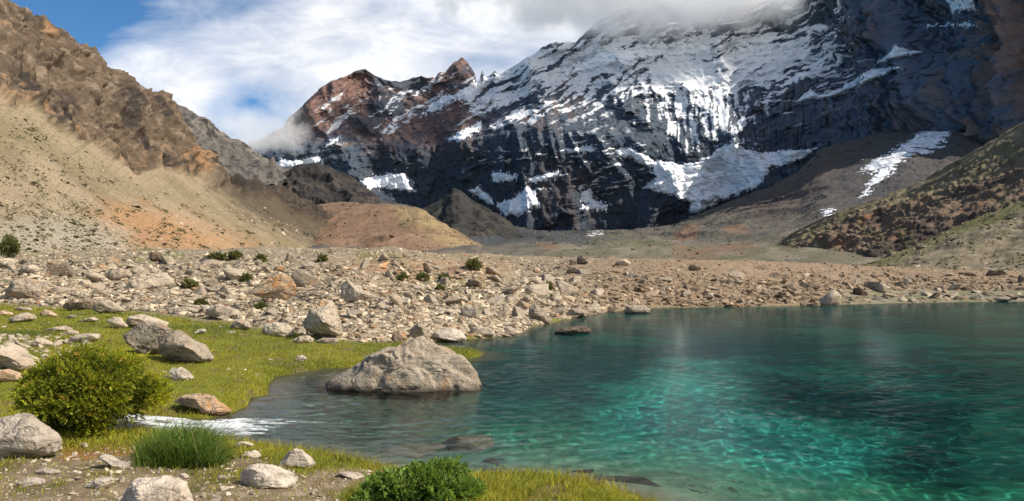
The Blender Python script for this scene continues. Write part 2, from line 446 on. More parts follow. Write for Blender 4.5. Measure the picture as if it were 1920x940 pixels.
    m = terrain_mat('ground_soil', 0.22, 0.03, speck=0.30)
    lb = sd < -0.0
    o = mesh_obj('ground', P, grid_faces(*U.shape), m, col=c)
    tag(o, kind='structure')
    o.cycles.is_caustics_receiver = True
    return P, us

GP, GUS = build_ground()

# ------------------------------------------------------------------ water
def build_water():
    us = np.concatenate([np.arange(-300, 1990, 3.0), np.arange(1990, 3300, 20)])
    Ys = np.concatenate([np.arange(5.0, 26, 0.034), np.geomspace(26.05, 80, 260)])
    U, Y = np.meshgrid(us, Ys); X = (U - 960) / F * Y
    Z = np.zeros_like(X)
    r = np.random.default_rng(3)
    cellx = np.gradient(X, axis=1); celly = np.gradient(Y, axis=0)
    for k in range(34):
        lam = r.uniform(0.20, 0.62) if k < 22 else 0.65 * 1.14 ** (k - 22)
        th = r.normal(2.0, 0.55)
        kx, ky = math.cos(th), math.sin(th)
        ph = r.uniform(0, 6.28)
        slope = (0.0140 if k < 22 else 0.0055) * r.uniform(0.7, 1.3)
        amp = slope * lam / 6.283
        fade = sstep(2.5, 5.0, lam / (np.abs(kx) * cellx + np.abs(ky) * celly))
        w = X * kx + Y * ky + 0.35 * lam * perlin(X / (2.2 * lam), Y / (2.2 * lam), k * 3.13 + 0.4, 60)
        Z += amp * fade * np.sin(w * 2 * math.pi / lam + ph)
    patch = (0.55 + 0.7 * sstep(-0.35, 0.5, fbm(X / 4, Y / 6, 0.3, 3, 77))) * (1 - 0.45 * sstep(-1.0, -3.0, X))
    calm = 0.30 + 0.70 * sstep(30, 15, Y)
    Z *= patch * calm
    # current from the stream mouth
    sx, sy = sh(440, 805)
    rip = np.exp(-((X - sx) / 1.6) ** 2 - ((Y - sy) / 0.9) ** 2)
    Z += rip * 0.016 * fbm(X / 0.22, Y / 0.14, 0, 3, 71)
    P = np.stack([X, Y, Z], -1)
    t = NT('lake_water')
    p = t.pos(1, 1, 1)
    n = t.noise(t.pos(3.2, 9.0, 1, 0.05), 1.0, 3, 0.55)
    nb = t.bump(n, 0.06, 0.05)
    # seen as through a polarising filter: refraction, with the mirror part of the Fresnel term weakened and softened
    rf = t.n('BsdfRefraction', {'Color': (0.97, 1.0, 0.99, 1), 'Roughness': 0.0, 'IOR': 1.333})
    gl = t.n('BsdfAnisotropic', {'Color': (1, 1, 1, 1), 'Roughness': 0.10, 'Normal': nb})
    fr = t.n('Fresnel', {'IOR': 1.333})
    mx = t.n('MixShader', {0: t.math('MULTIPLY', fr.outputs[0], 0.47), 1: rf.outputs[0], 2: gl.outputs[0]})
    t.link(mx.outputs[0], t.out.inputs['Surface'])
    o = mesh_obj('lake', P, grid_faces(*U.shape), t.m)
    tag(o, kind='structure')
    o.cycles.is_caustics_caster = True
    return o
build_water()
# ------------------------------------------------------------------ hills and mountains
def curve_s(pts, u, sig):
    """a control curve with its kinks rounded off"""
    if sig <= 0: return curve(pts, u)
    g = np.arange(u.min() - 5 * sig, u.max() + 5 * sig, 2.0)
    k = np.arange(-3 * sig, 3 * sig + 1, 2.0); k = np.exp(-0.5 * (k / sig) ** 2); k /= k.sum()
    p = np.array(pts, float)
    y = np.interp(g, p[:, 0], p[:, 1])
    lo = g < p[0, 0]; hi = g > p[-1, 0]
    y[lo] = p[0, 1] + (g[lo] - p[0, 0]) * (p[1, 1] - p[0, 1]) / (p[1, 0] - p[0, 0] + 1e-9)
    y[hi] = p[-1, 1] + (g[hi] - p[-1, 0]) * (p[-1, 1] - p[-2, 1]) / (p[-1, 0] - p[-2, 0] + 1e-9)
    n = len(k) // 2
    y = np.convolve(np.pad(y, n, mode='edge'), k, 'valid')[:len(g)]
    return np.interp(u, g, y)

def loft(us, vcurves, ycurves, rows, back=None):
    """columns at the given photo columns; control curves from the foot (front) to the crest (back); rows per section"""
    V = []; Y = []
    vs_ = [curve_s(c, us, 14 if k < len(vcurves) - 1 else 0) for k, c in enumerate(vcurves)]; ys_ = [curve_s(c, us, 60) for c in ycurves]
    for k in range(len(vs_) - 1):
        n = rows[k]
        for t in np.arange(n) / n:
            V.append(vs_[k] * (1 - t) + vs_[k + 1] * t); Y.append(ys_[k] * (1 - t) + ys_[k + 1] * t)
    V.append(vs_[-1]); Y.append(ys_[-1])
    V = np.array(V); Y = np.array(Y); U = np.broadcast_to(us, V.shape).copy()
    P = world(U, V, Y)
    if back:                                    # the far side of the crest, falling away
        n, dy, dz = back
        t = (np.arange(1, n + 1) / n)[:, None]
        top = P[-1][None]
        B = np.repeat(top, n, 0).copy()
        B[..., 1] += dy * t; B[..., 2] -= dz * t ** 1.2; B[..., 0] *= B[..., 1] / top[..., 1]
        P = np.concatenate([P, B], 0)
        U = np.concatenate([U, np.repeat(U[-1:], n, 0)]); V = np.concatenate([V, np.repeat(V[-1:], n, 0) + 30 * t])
    return U, V, P

def smooth_rows(P, k):
    for _ in range(k):
        Q = P.copy(); Q[1:-1] = (P[:-2] + 2 * P[1:-1] + P[2:]) / 4; P = Q
    return P

# ---- the great snowy wall with the red peak at its left end
def build_mountain():
    us = np.concatenate([np.arange(380, 1960, 1.7), np.arange(1960, 2320, 8)])
    RIDGE = [(380, 300), (495, 258), (512, 247), (530, 240), (538, 224), (560, 205), (580, 185), (600, 165), (625, 150), (645, 146), (668, 131), (685, 131), (700, 140), (720, 150), (735, 151), (752, 154), (770, 147), (790, 143), (815, 147), (822, 137), (836, 133), (850, 118), (868, 108), (880, 120), (890, 137), (894, 156), (899, 150), (904, 131), (910, 145), (918, 143), (927, 133), (935, 140), (960, 126), (985, 110), (1005, 100), (1020, 86), (1040, 80), (1080, 78), (1120, 40), (1165, 15), (1230, -5), (1300, 10), (1360, 12), (1430, 5), (1500, -15), (1560, -40), (1700, -110), (1840, -160), (2320, -260)]
    YF = [(380, 2300), (700, 2250), (900, 2050), (1000, 1950), (1300, 1850), (1500, 1700), (1700, 1500), (1835, 1330), (1850, 1270), (2320, 900)]
    YR = [(380, 2420), (700, 2560), (900, 2650), (1000, 2520), (1300, 2600), (1500, 2400), (1700, 2000), (1825, 1720), (1848, 1420), (2320, 1050)]
    VF = [(380, 352), (600, 375), (760, 400), (900, 425), (1000, 445), (1200, 440), (1320, 428), (1450, 372), (1540, 305), (1700, 262), (1850, 295), (2320, 300)]
    VM1 = [(380, 320), (500, 296), (600, 285), (690, 275), (760, 280), (900, 262), (1000, 240), (1200, 258), (1300, 285), (1400, 262), (1540, 215), (1700, 180), (1840, 120), (2320, 80)]
    yf, yr = curve(YF, us), curve(YR, us); v1 = curve(VM1, us); vr = curve(RIDGE, us)
    z = lambda a: list(zip(us, a))
    U, V, P = loft(us, [VF, VM1, z(v1 + 0.45 * (vr - v1)), RIDGE],
                   [YF, z(yf + 0.18 * (yr - yf)), z(yf + 0.62 * (yr - yf)), z(yr)], (170, 130, 150), (14, 500, 420))
    nf = 170 + 130 + 150
    P[:nf] = smooth_rows(P[:nf + 1], 6)[:nf]
    X, Y, Z = P[..., 0].copy(), P[..., 1].copy(), P[..., 2].copy()
    # distance along the wall, so that relief keeps its size where the wall turns towards us
    bx_, by_ = X[200], Y[200]
    S = np.concatenate([[0], np.cumsum(np.hypot(np.diff(bx_), np.diff(by_)))]); S = S - np.interp(1200, us, S) + np.interp(1200, us, bx_)
    tx, ty = np.gradient(bx_, S), np.gradient(by_, S)
    kk = np.exp(-0.5 * (np.arange(-60, 61) / 25.0) ** 2); kk /= kk.sum()
    tx, ty = (np.convolve(np.pad(q, 60, mode='edge'), kk, 'valid') for q in (tx, ty))
    nxy = np.stack([ty, -tx], -1); nxy /= np.linalg.norm(nxy, axis=-1, keepdims=True)
    X0 = X; X = np.broadcast_to(S, X0.shape)
    red = sstep(960, 840, U + 0.5 * (V - 200)) * sstep(300, 240, V + 20 * fbm(X / 150, Z / 150, 0, 3, 3))
    # buttresses and gullies run down the fall line, leaning a little
    wx = 60 * fbm(X / 420, Z / 420, 0.0, 3, 101)
    lean = X + 0.18 * Z + wx
    D = 0.0
    for (L, A, st, s) in ((330, 78, 2.6, 110), (140, 40, 2.4, 120), (60, 15, 2.0, 130), (26, 6, 1.8, 140), (12, 2.5, 1.6, 150)):
        D = D + A * (ridged(lean / L, Z / (L * st), Y / (3 * L), 2, s) - 0.6)
    gully = ridged(lean / 60, Z / 260, 0.3, 2, 130) + 0.8 * ridged(lean / 26, Z / 120, 0.3, 2, 141)
    # bedding: terraces dipping to the left, wavering
    h = Z - 0.22 * X + 35 * fbm(X / 260, Z / 260, 0, 3, 160)
    for (pd, A) in ((62.0, 15.0), (23.0, 6.0), (9.0, 2.0)):
        ph = (h / pd + 0.5 * fbm(X / 90, Z / 160, 0, 3, 170)) % 1.0
        D = D + A * (np.where(ph < 0.72, ph / 0.72, (1 - ph) / 0.28) - 0.5) * (0.35 + 0.9 * sstep(-0.3, 0.4, fbm(X / 200, Z / 120, 7.0, 2, 180)))
    D = D + 9 * fbm(X / 40, Y / 40, Z / 40, 5, 190, 0.52) - 2.6 * np.abs(perlin(lean / 9, Y / 30, Z / 13, 191)) - 1.6 * np.abs(perlin(lean / 4.5, Y / 20, Z / 5.5, 192))
    edge = np.ones(U.shape); edge[nf:] = 0.3
    top = sstep(0, 25, nf - np.arange(U.shape[0]))[:, None]
    De = D * edge * (0.25 + 0.75 * top)
    P1 = P.copy(); P1[..., 1] = Y - De
    P1[..., 0] = X0 * (P1[..., 1] / Y)                             # facing part: slide along the line of sight so the skyline keeps its shape
    P1[..., 2] = CH + (Z - CH) * (P1[..., 1] / Y)
    P2 = P.copy(); P2[..., 0] += nxy[None, :, 0] * De; P2[..., 1] += nxy[None, :, 1] * De
    bl_ = sstep(1420, 1640, U)[..., None]
    P = P1 * (1 - bl_) + P2 * bl_
    P[..., 2] += (1 - 0.5 * top) * 5 * fbm(X / 18, 0, Z / 30, 4, 200) + 3 * fbm(X / 14, Z / 14, 2, 3, 201) * top
    N = normals(P); N[N[..., 1] > 0.35] *= 1
    nz = np.abs(N[..., 2])
    # rock: blue-black limestone, brown bands, the red granite of the left peak
    n_l = fbm(X / 240, Z / 240, 0, 4, 210); n_m = fbm(X / 60, Z / 30, 0, 5, 211); n_f = fbm(X / 12, Z / 9, 0, 4, 212)
    n_v = fbm(lean / 22, Z / 220, 0, 4, 213)
    c = np.broadcast_to(np.array([0.075, 0.098, 0.132]), P.shape)
    c = mixc(c, (0.120, 0.134, 0.150), sstep(0.0, 0.6, n_m))
    c = mixc(c, (0.020, 0.026, 0.038), sstep(0.1, 0.6, n_f + 0.4 * n_m))
    rb = sstep(0.12, 0.45, 0.6 * n_l + 0.6 * n_v + 0.25 * sstep(1550, 1850, U))
    c = mixc(c, (0.155, 0.105, 0.090), rb * 0.62)
    lowband = sstep(255, 300, V) * sstep(1500, 1300, U) * sstep(600, 760, U)
    c = mixc(c, (0.030, 0.039, 0.052), lowband * 0.55)
    rc = mixc(np.broadcast_to(np.array([0.20, 0.118, 0.096]), P.shape), (0.30, 0.20, 0.165), sstep(0.0, 0.5, n_m))
    rc = mixc(rc, (0.09, 0.068, 0.066), sstep(0.0, 0.45, n_f + 0.6 * n_v))
    rm = red * sstep(-0.45, 0.15, n_l + 0.3 * n_m)
    c = c * (1 - rm[..., None]) + rc * rm[..., None]
    c = mixc(c, (0.115, 0.130, 0.155), 0.7 * sstep(0.15, 0.5, fbm(lean / 16, Z / 150, 0.3, 4, 214, 0.6)) * sstep(1250, 1500, U))
    c = mixc(c, (0.016, 0.020, 0.028), 0.8 * sstep(0.1, 0.4, fbm(lean / 9, Z / 110, 0.7, 4, 215, 0.6)) * sstep(1250, 1500, U))
    warm = sstep(1825, 1850, U) * sstep(300, 240, V + 30 * n_l)
    c = mixc(c, (0.21, 0.13, 0.10), warm * sstep(-0.4, 0.35, n_v + n_m) * 0.8)
    # fine snow: on ledges and in gullies, most of it high in the middle of the face
    def g(u0, v0, ru, rv): return np.exp(-((U - u0) / ru) ** 2 - ((V - v0) / rv) ** 2)
    w = 1.15 * g(1250, 105, 260, 62) + 0.85 * g(1060, 130, 150, 60) + 0.75 * g(930, 180, 110, 50) + 0.62 * g(1470, 80, 105, 85) + 0.85 * g(1320, 215, 85, 85) + 0.4 * g(1420, 130, 130, 60) + 0.25 * g(1590, 40, 80, 50) + 0.33 * g(720, 190, 130, 50) + 0.25 * g(660, 240, 90, 40) + 0.2 * g(1230, 230, 260, 50)
    c = c * (1 + 0.5 * sstep(1480, 1650, U))[..., None]
    led = sstep(0.25, 0.75, nz + 0.15 * n_f)
    gl = sstep(0.95, 0.35, gully)
    wv = 14 * fbm(U / 50, V / 50, 0.3, 3, 220)
    dl = U + 1.9 * V + wv                                          # bands rising to the right
    diag = fbm((V + 0.62 * U + wv) / 11.0, (U - 0.6 * V) / 80.0, 0.43, 4, 221, 0.55)
    diag2 = fbm((V + 0.35 * U + wv) / 9.0, (U - 0.4 * V) / 70.0, 0.83, 4, 222, 0.55)
    flute = fbm((U - 0.06 * V + 0.5 * wv) / 7.0, V / 60.0, 0.61, 4, 223, 0.55)
    cen = g(1300, 225, 150, 80)
    band = diag * (1 - cen) * sstep(1420, 1150, U) + diag2 * (1 - cen) * sstep(1150, 1420, U) + 0.95 * flute * cen
    fin = fbm((V + 0.5 * U + wv) / 3.6, (U - 0.5 * V) / 15.0, 0.27, 4, 225, 0.6)
    s = 0.90 * w + 0.35 * led + 0.5 * gl * (g(1330, 215, 80, 75) + 0.4 * g(1230, 190, 200, 50)) + 1.45 * band + 0.20 * n_m + 0.18 * n_f + 0.45 * fin * (1 - 0.6 * cen) - 0.98
    snow = sstep(0.02, 0.16, s) * sstep(312, 280, V + 8 * n_m)
    snow *= sstep(0.10, 0.42, w + 0.25 * n_m)
    ledge2 = sstep(0.30, 0.55, fbm(U / 30, (V + 0.1 * U) / 5.0, 0.57, 4, 224) + 0.35 * (nz - 0.4)) * (0.25 + g(1080, 310, 200, 60))
    snow = np.maximum(snow, sstep(0.5, 0.8, ledge2) * sstep(400, 370, V) * 0.9)
    snow[nf:] = 0.6
    c = mixc(c, (0.80, 0.82, 0.85), snow)
    t = terrain_mat('mountain_rock', 13.0, 2.5, speck=0.28, strength=0.8)
    o = mesh_obj('mountain', P, grid_faces(*U.shape), t, col=c)
    tag(o, kind='structure')
    pu, pv = project(P[:nf])
    return pu, pv, P[:nf]

MU, MV, MP = build_mountain()

# ---- glaciers and larger snow patches: sheets of snow with a thickness of their own, lying on the rock
def snow_mat(name, dirty=0.0):
    t = NT(name)
    p = t.pos()
    c = t.n('VertexColor', layer_name='Col').outputs['Color']
    n = t.noise(t.pos(1, 1, 2.2), 0.035, 8, 0.7, 0.4)
    n2 = t.noise(p, 0.15, 6, 0.65)
    h = t.math('ADD', n, t.math('MULTIPLY', n2, 0.4))
    c = t.mix(t.ramp(n, [(0.48, 0.0), (0.66, 0.22)]), c, (0.45, 0.47, 0.5))
    b = t.n('BsdfPrincipled', {'Base Color': c, 'Roughness': 0.7, 'Specular IOR Level': 0.2, 'Normal': t.bump(h, 0.5, 1.8)})
    t.link(b.outputs[0], t.out.inputs[0])
    return t.m
SNOW = snow_mat('snow')

def bil(A, i, j):
    i = np.clip(i, 0, A.shape[0] - 1.001); j = np.clip(j, 0, A.shape[1] - 1.001)
    a, b = np.floor(i).astype(int), np.floor(j).astype(int)
    fi, fj = i - a, j - b
    if A.ndim == 3: fi, fj = fi[..., None], fj[..., None]
    return A[a, b] * (1 - fi) * (1 - fj) + A[a + 1, b] * fi * (1 - fj) + A[a, b + 1] * (1 - fi) * fj + A[a + 1, b + 1] * fi * fj

def snow_sheet(name, label, cat, poly, grid, thick=9.0, rag=7.0, group=None, dirty=0.0, up=2, seed=0, streak=0.0):
    U, V, P = grid
    sd = inpoly(U, V, poly)
    ii, jj = np.where(sd > -14)
    i0, i1, j0, j1 = ii.min(), ii.max(), jj.min(), jj.max()
    I, J = np.meshgrid(np.arange(i0, i1, 1 / up), np.arange(j0, j1, 1 / up), indexing='ij')
    Q = bil(P, I, J); u = bil(U, I, J); v = bil(V, I, J)
    for _ in range(int(4 * up)):               # snow smooths over what it covers
        R = Q.copy(); R[1:-1, 1:-1] = (Q[:-2, 1:-1] + Q[2:, 1:-1] + Q[1:-1, :-2] + Q[1:-1, 2:]) / 4; Q = R
    Q0 = bil(P, I, J)
    s = inpoly(u, v, poly) + rag * fbm(u / 14, v / 14, seed * 3.7, 4, 301) + rag * 0.6 * fbm(u / 5, v / 5, seed * 1.3, 3, 302)
    if streak: s = s - streak * sstep(0.1, 0.5, fbm((u * 0.75 + v) / 9, (v - u * 0.6) / 50, seed, 4, 303))
    inside = sstep(0, 6, s)
    th = thick * (inside - 0.12) + 0.35 * thick * fbm(u / 20, v / 9, seed, 4, 304) * inside
    d = Q / np.linalg.norm(Q, axis=-1, keepdims=True)
    front = np.minimum(Q[..., 1], Q0[..., 1] + 0)        # never behind the rock's front
    dep = np.maximum(Q[..., 1] - front, 0)
    Q = Q - d * (dep + th)[..., None]
    keep = (s > -2.5)
    kf = keep[:-1, :-1] | keep[1:, :-1] | keep[:-1, 1:] | keep[1:, 1:]
    f = grid_faces(*s.shape)[kf.reshape(-1)]
    used = np.unique(f); remap = np.full(s.size, -1); remap[used] = np.arange(len(used))
    n = fbm(u / 16, v / 5, seed, 5, 305)
    c = mixc(np.broadcast_to(np.array([0.82, 0.84, 0.87]), Q.shape), (0.50, 0.53, 0.58), 0.8 * sstep(0.05, 0.5, n))
    if dirty:
        cr = fbm((u + 0.9 * v) / 22, (v - 0.4 * u) / 4.2, seed, 5, 306)
        c = mixc(c, (0.16, 0.16, 0.17), dirty * sstep(0.0, 0.45, cr))
    pts = Q.reshape(-1, 3)[used]
    o = mesh_obj(name, pts, remap[f], SNOW, col=c.reshape(-1, 3)[used], loc=pts.mean(0))
    tag(o, label, cat, group)
    return o
WALL = (MU, MV, MP)
snow_sheet('glacier', 'broad crevassed glacier tongue spilling over the dark cliff foot in the middle of the wall', 'glacier',
           [(1148, 282), (1165, 277), (1192, 280), (1225, 298), (1250, 303), (1292, 305), (1335, 292), (1345, 276), (1376, 266), (1400, 280), (1440, 286), (1538, 274), (1505, 300), (1445, 318), (1425, 350), (1370, 372), (1335, 388), (1308, 404), (1290, 396), (1292, 382), (1262, 368), (1205, 354), (1212, 342), (1230, 330), (1218, 316), (1190, 300), (1160, 295)], WALL, 16, 5, dirty=0.55, seed=1)
patches = [
    ('flat white snowfield at the foot of the red peak behind the dark knoll', [(675, 340), (700, 330), (725, 324), (763, 325), (766, 345), (781, 361), (742, 358), (690, 355)], 10, 4, 0.2),
    ('jagged snowfield in a basin of the dark lower cliff behind the brown cone', [(880, 358), (898, 348), (915, 365), (928, 382), (962, 372), (988, 350), (1008, 364), (1012, 386), (978, 404), (946, 406), (930, 388), (905, 376)], 10, 6, 0.2),
    ('small comb-edged snow ledge highest on the dark lower cliff', [(918, 326), (942, 321), (968, 328), (965, 340), (925, 341)], 8, 4, 0.1),
    ('narrow comb-edged snow ledge right of another on the dark lower cliff', [(988, 333), (1047, 321), (1046, 336), (990, 343)], 8, 4, 0.1),
    ('thin snow band on a ledge above the comb-edged ledges', [(1060, 280), (1110, 271), (1113, 284), (1066, 288)], 7, 3, 0.0),
    ('pair of small ragged snow scraps near the cliff foot, right of the basin snowfield', [(1090, 356), (1108, 354), (1112, 372), (1138, 384), (1136, 396), (1090, 392), (1104, 380), (1088, 376)], 7, 3.5, 0.1),
    ('long slanting white snow ramp on the dark right-hand wall', [(1492, 191), (1520, 164), (1534, 180), (1572, 168), (1625, 132), (1668, 124), (1696, 127), (1640, 150), (1560, 184), (1530, 186)], 20, 3, 0.0),
    ('pointed white snow wedge above the long slanting ramp', [(1634, 124), (1660, 104), (1680, 84), (1700, 92), (1745, 97), (1690, 109)], 20, 3, 0.0),
    ('bright snow cap at the top of the wall beside the brown buttress', [(1768, 0), (1800, -12), (1831, -14), (1831, 20), (1796, 22), (1786, 30), (1780, 8)], 20, 3, 0.0),
    ('thin dashed snow line under the snow cap at the top right', [(1735, 50), (1770, 45), (1830, 42), (1830, 48), (1770, 51)], 7, 3, 0.0),
    ('white snow apron slanting down the shoulder below the red pinnacle', [(786, 220), (805, 196), (835, 178), (868, 170), (900, 150), (942, 134), (930, 152), (900, 168), (850, 190), (820, 208)], 10, 6, 0.1),
    ('split snow patch below the snow apron on the dark rock', [(838, 262), (862, 246), (902, 229), (898, 246), (862, 266)], 8, 4, 0.0),
    ('small slanting snow patch left of the long ramp', [(1462, 166), (1480, 148), (1507, 136), (1496, 152)], 8, 3, 0.0),
    ('long snowy terrace under the clouds across the top of the face', [(1050, 142), (1085, 116), (1130, 98), (1200, 84), (1290, 80), (1345, 92), (1290, 104), (1200, 108), (1120, 128), (1060, 146)], 12, 9, 0.1),
    ('snowfield in the pass left of the red peak', [(492, 322), (515, 302), (535, 298), (560, 301), (605, 290), (600, 306), (566, 312), (540, 318)], 8, 3, 0.1),
    ('thin snow gully on the lower left flank of the red peak', [(600, 282), (622, 262), (640, 256), (618, 276)], 6, 2.5, 0.0),
]
for i, (lab, poly, th, rag, dirty) in enumerate(patches):
    snow_sheet('snow_patch', lab, 'snow patch', poly, WALL, th, rag, 'snow patches on the mountain', dirty, seed=i + 2)

def hill(name, us, vc, yc, rows, back, disp, colour, mat, min_disp_top=0.4):
    U, V, P = loft(us, vc, yc, rows, back)
    nf = sum(rows)
    P[:nf + 1] = smooth_rows(P[:nf + 1], 5)
    X, Y, Z = P[..., 0].copy(), P[..., 1].copy(), P[..., 2].copy()
    D = disp(U, V, X, Y, Z)
    k = np.ones(U.shape); k *= np.where(np.arange(U.shape[0]) >= nf - 12, min_disp_top, 1.0)[:, None]
    B = P.copy()
    for _ in range(3):
        Q = B.copy(); Q[:, 1:-1] = (B[:, :-2] + 2 * B[:, 1:-1] + B[:, 2:]) / 4; B = smooth_rows(Q, 1)
    N = normals(B)
    N *= np.where((N * P).sum(-1, keepdims=True) > 0, -1.0, 1.0)          # towards the viewer's side of the hill
    N[nf:] = N[nf - 1]
    P = P + N * (D * k)[..., None]
    N = normals(P)
    c = colour(U, V, X, Y, Z, np.abs(N[..., 2]), D)
    o = mesh_obj(name, P, grid_faces(*U.shape), mat, col=c)
    tag(o, kind='structure')
    return U[:nf + 1], V[:nf + 1], P[:nf + 1]

def streaks(U, V, lean, w, l, seed):
    """long faint streaks down a slope, wavering so that they never line up"""
    wu = 9 * fbm(U / 60, V / 60, 0.37, 3, seed + 3)
    a = (U + lean * V + wu); b = V - 0.3 * U
    return 0.6 * fbm(a / w, b / l, 0.41, 3, seed) + 0.5 * fbm(a / (w * 0.45) + 7.3, b / (l * 0.3), 0.77, 3, seed + 1, 0.6)

def arr(c, like): return np.broadcast_to(np.array(c, float), like.shape + (3,))

# ---- left valley side: rock band above a pale scree slope
LR = [(-900, -420), (-400, -180), (-150, -60), (0, -6), (22, 6), (42, 22), (50, 14), (62, 28), (85, 30), (100, 47), (125, 58), (150, 84), (165, 90), (172, 106), (200, 128), (225, 150), (250, 166), (275, 180), (302, 196), (325, 218), (340, 236), (356, 256), (372, 282), (385, 300), (396, 314), (412, 320), (430, 334), (455, 340), (485, 350), (520, 353), (545, 362), (560, 374), (580, 386), (600, 403), (640, 430), (670, 456), (700, 480), (740, 505)]
LC = [(-900, 60), (-200, 120), (0, 186), (60, 205), (100, 238), (150, 262), (200, 290), (250, 318), (280, 318), (320, 322), (350, 330), (390, 338), (410, 346), (450, 362), (520, 384), (600, 428), (660, 470), (700, 492), (740, 512)]
def left_disp(U, V, X, Y, Z):
    cl = sstep(-6, 12, curve(LC, U) - V + 14 * fbm(U / 40, V / 40, 0, 3, 401))
    q = X + 0.5 * Y
    r = ridged(q / 34, (Z + 0.5 * X) / 60, Y / 60, 4, 402, 0.55) - 0.6
    st = ((Z * 0.9 + 0.35 * Y + 6 * fbm(X / 30, Y / 30, Z / 30, 3, 403)) / 9.0) % 1.0
    ax, ay, az = X + 6 * fbm(X / 22, Y / 22, Z / 22, 3, 407), Y, Z + 0.35 * X + 6 * fbm(X / 25, Y / 25, Z / 25, 3, 408)
    r = ridged(ax / 52, ay / 70, az / 44, 5, 402, 0.5) - 0.6
    blk = np.abs(perlin(ax / 13, ay / 16, az / 9, 409)) + 0.55 * np.abs(perlin(ax / 5.5, ay / 7, az / 4.2, 415)) + 0.3 * np.abs(perlin(ax / 2.6, ay / 3, az / 2.2, 416))
    dip = (0.80 * Z + 0.42 * Y + 0.25 * X + 5 * fbm(X / 30, Y / 30, Z / 30, 3, 417))          # beds dip away down the valley
    saw = lambda w, sd_: (lambda q_: np.where(q_ < 0.8, q_ / 0.8, (1 - q_) / 0.2) - 0.5)((dip / w + 0.6 * fbm(X / (3 * w), Y / (3 * w), Z / (3 * w), 2, sd_)) % 1.0)
    blk2 = np.abs(perlin(ax / 19, ay / 24, az / 11, 418)) + 0.6 * np.abs(perlin(ax / 8, ay / 10, az / 5.0, 419)) + 0.36 * np.abs(perlin(ax / 3.6, ay / 4.4, az / 2.6, 420)) + 0.2 * np.abs(perlin(ax / 1.7, ay / 2.1, az / 1.3, 421))
    gul = ridged((X * 0.3 + Y) / 62, (Z - 0.2 * Y) / 130, 0.4, 3, 422, 0.5) - 0.6
    d = cl * (5.0 * gul + 3.5 * r - 7.0 * (blk2 - 0.4) + 2.2 * (blk - 0.35) + 1.7 * saw(13.0, 423) + 0.9 * saw(5.0, 424) + 0.9 * fbm(X / 4, Y / 4, Z / 4, 4, 404, 0.62))
    d = d + (1 - cl) * (1.3 * fbm(X / 40, Y / 60, 0.4, 4, 405) + 0.5 * fbm(X / 7, Y / 11, 0.4, 4, 406, 0.6))
    k = np.clip(Y / 350, 0.3, 1.2)
    return d * k
def left_col(U, V, X, Y, Z, nz, D):
    cl = sstep(-6, 12, curve(LC, U) - V + 14 * fbm(U / 40, V / 40, 0, 3, 401))
    n1 = fbm(X / 30, Y / 30, Z / 30, 5, 410); n2 = fbm(X / 6, Y / 6, Z / 6, 5, 411, 0.65); n3 = fbm(X / 70, Y / 90, Z / 70, 3, 412)
    rock = mixc(arr((0.135, 0.098, 0.066), U), (0.23, 0.175, 0.125), sstep(0.0, 0.5, n2))
    rock = mixc(rock, (0.055, 0.045, 0.038), sstep(0.0, 0.5, n1 - 0.4 * n2))
    rock = mixc(rock, (0.36, 0.20, 0.10), sstep(0.25, 0.5, n3 + 0.45 * n2) * 0.65 * sstep(460, 400, U))
    rock = mixc(rock, (0.05, 0.04, 0.034), sstep(380, 450, U) * 0.75)  # dark rock, with the shadow on the falling ridge put into the colour
    for (poly, k) in (([(330, 300), (360, 262), (390, 320), (385, 335), (350, 322)], 0.75), ([(80, 40), (110, 55), (100, 85), (75, 65)], 0.8)):
        rock = mixc(rock, (0.36, 0.21, 0.11), k * sstep(-4, 8, inpoly(U, V, poly) + 8 * n2))
    scree = mixc(arr((0.345, 0.268, 0.178), U), (0.27, 0.208, 0.132), sstep(-0.2, 0.5, n1))
    # streaks run down the fall line
    fl = streaks(U, V, 1.25, 9, 130, 413)
    scree = mixc(scree, (0.215, 0.18, 0.10), 0.75 * sstep(0.0, 0.5, fl + 0.3 * n1))
    scree = mixc(scree, (0.42, 0.235, 0.115), 0.8 * sstep(-30, 40, inpoly(U, V, [(180, 400), (240, 385), (330, 390), (420, 430), (560, 480), (300, 490), (210, 480), (230, 430)]) + 35 * n1 + 12 * fl))
    scree = mixc(scree, (0.22, 0.178, 0.10), 0.6 * sstep(-30, 25, inpoly(U, V, [(-20, 190), (90, 250), (230, 330), (420, 370), (600, 470), (540, 490), (330, 380), (150, 330), (-20, 250)]) + 25 * n1))
    scree = mixc(scree, (0.40, 0.36, 0.285), 0.75 * sstep(-20, 40, inpoly(U, V, [(-20, 420), (120, 400), (240, 440), (260, 490), (-20, 490)]) + 25 * n1))
    tuft = sstep(0.32, 0.5, fbm((U + 0.5 * V) / 5.5, (V - 0.5 * U) / 3.2, 0, 3, 414) + 0.25 * n3 + 0.10 * sstep(330, 480, V)) * sstep(420, 120, U)
    scree = mixc(scree, (0.10, 0.10, 0.04), tuft * 0.75)
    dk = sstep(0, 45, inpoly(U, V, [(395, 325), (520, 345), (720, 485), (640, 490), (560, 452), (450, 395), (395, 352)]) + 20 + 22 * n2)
    scree = mixc(scree, (0.068, 0.053, 0.036), dk * 0.85)  # shadow band below the ridge painted into the scree, with its dark rock
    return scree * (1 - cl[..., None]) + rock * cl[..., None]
us = np.concatenate([np.arange(-900, -40, 14), np.arange(-40, 742, 1.6)])
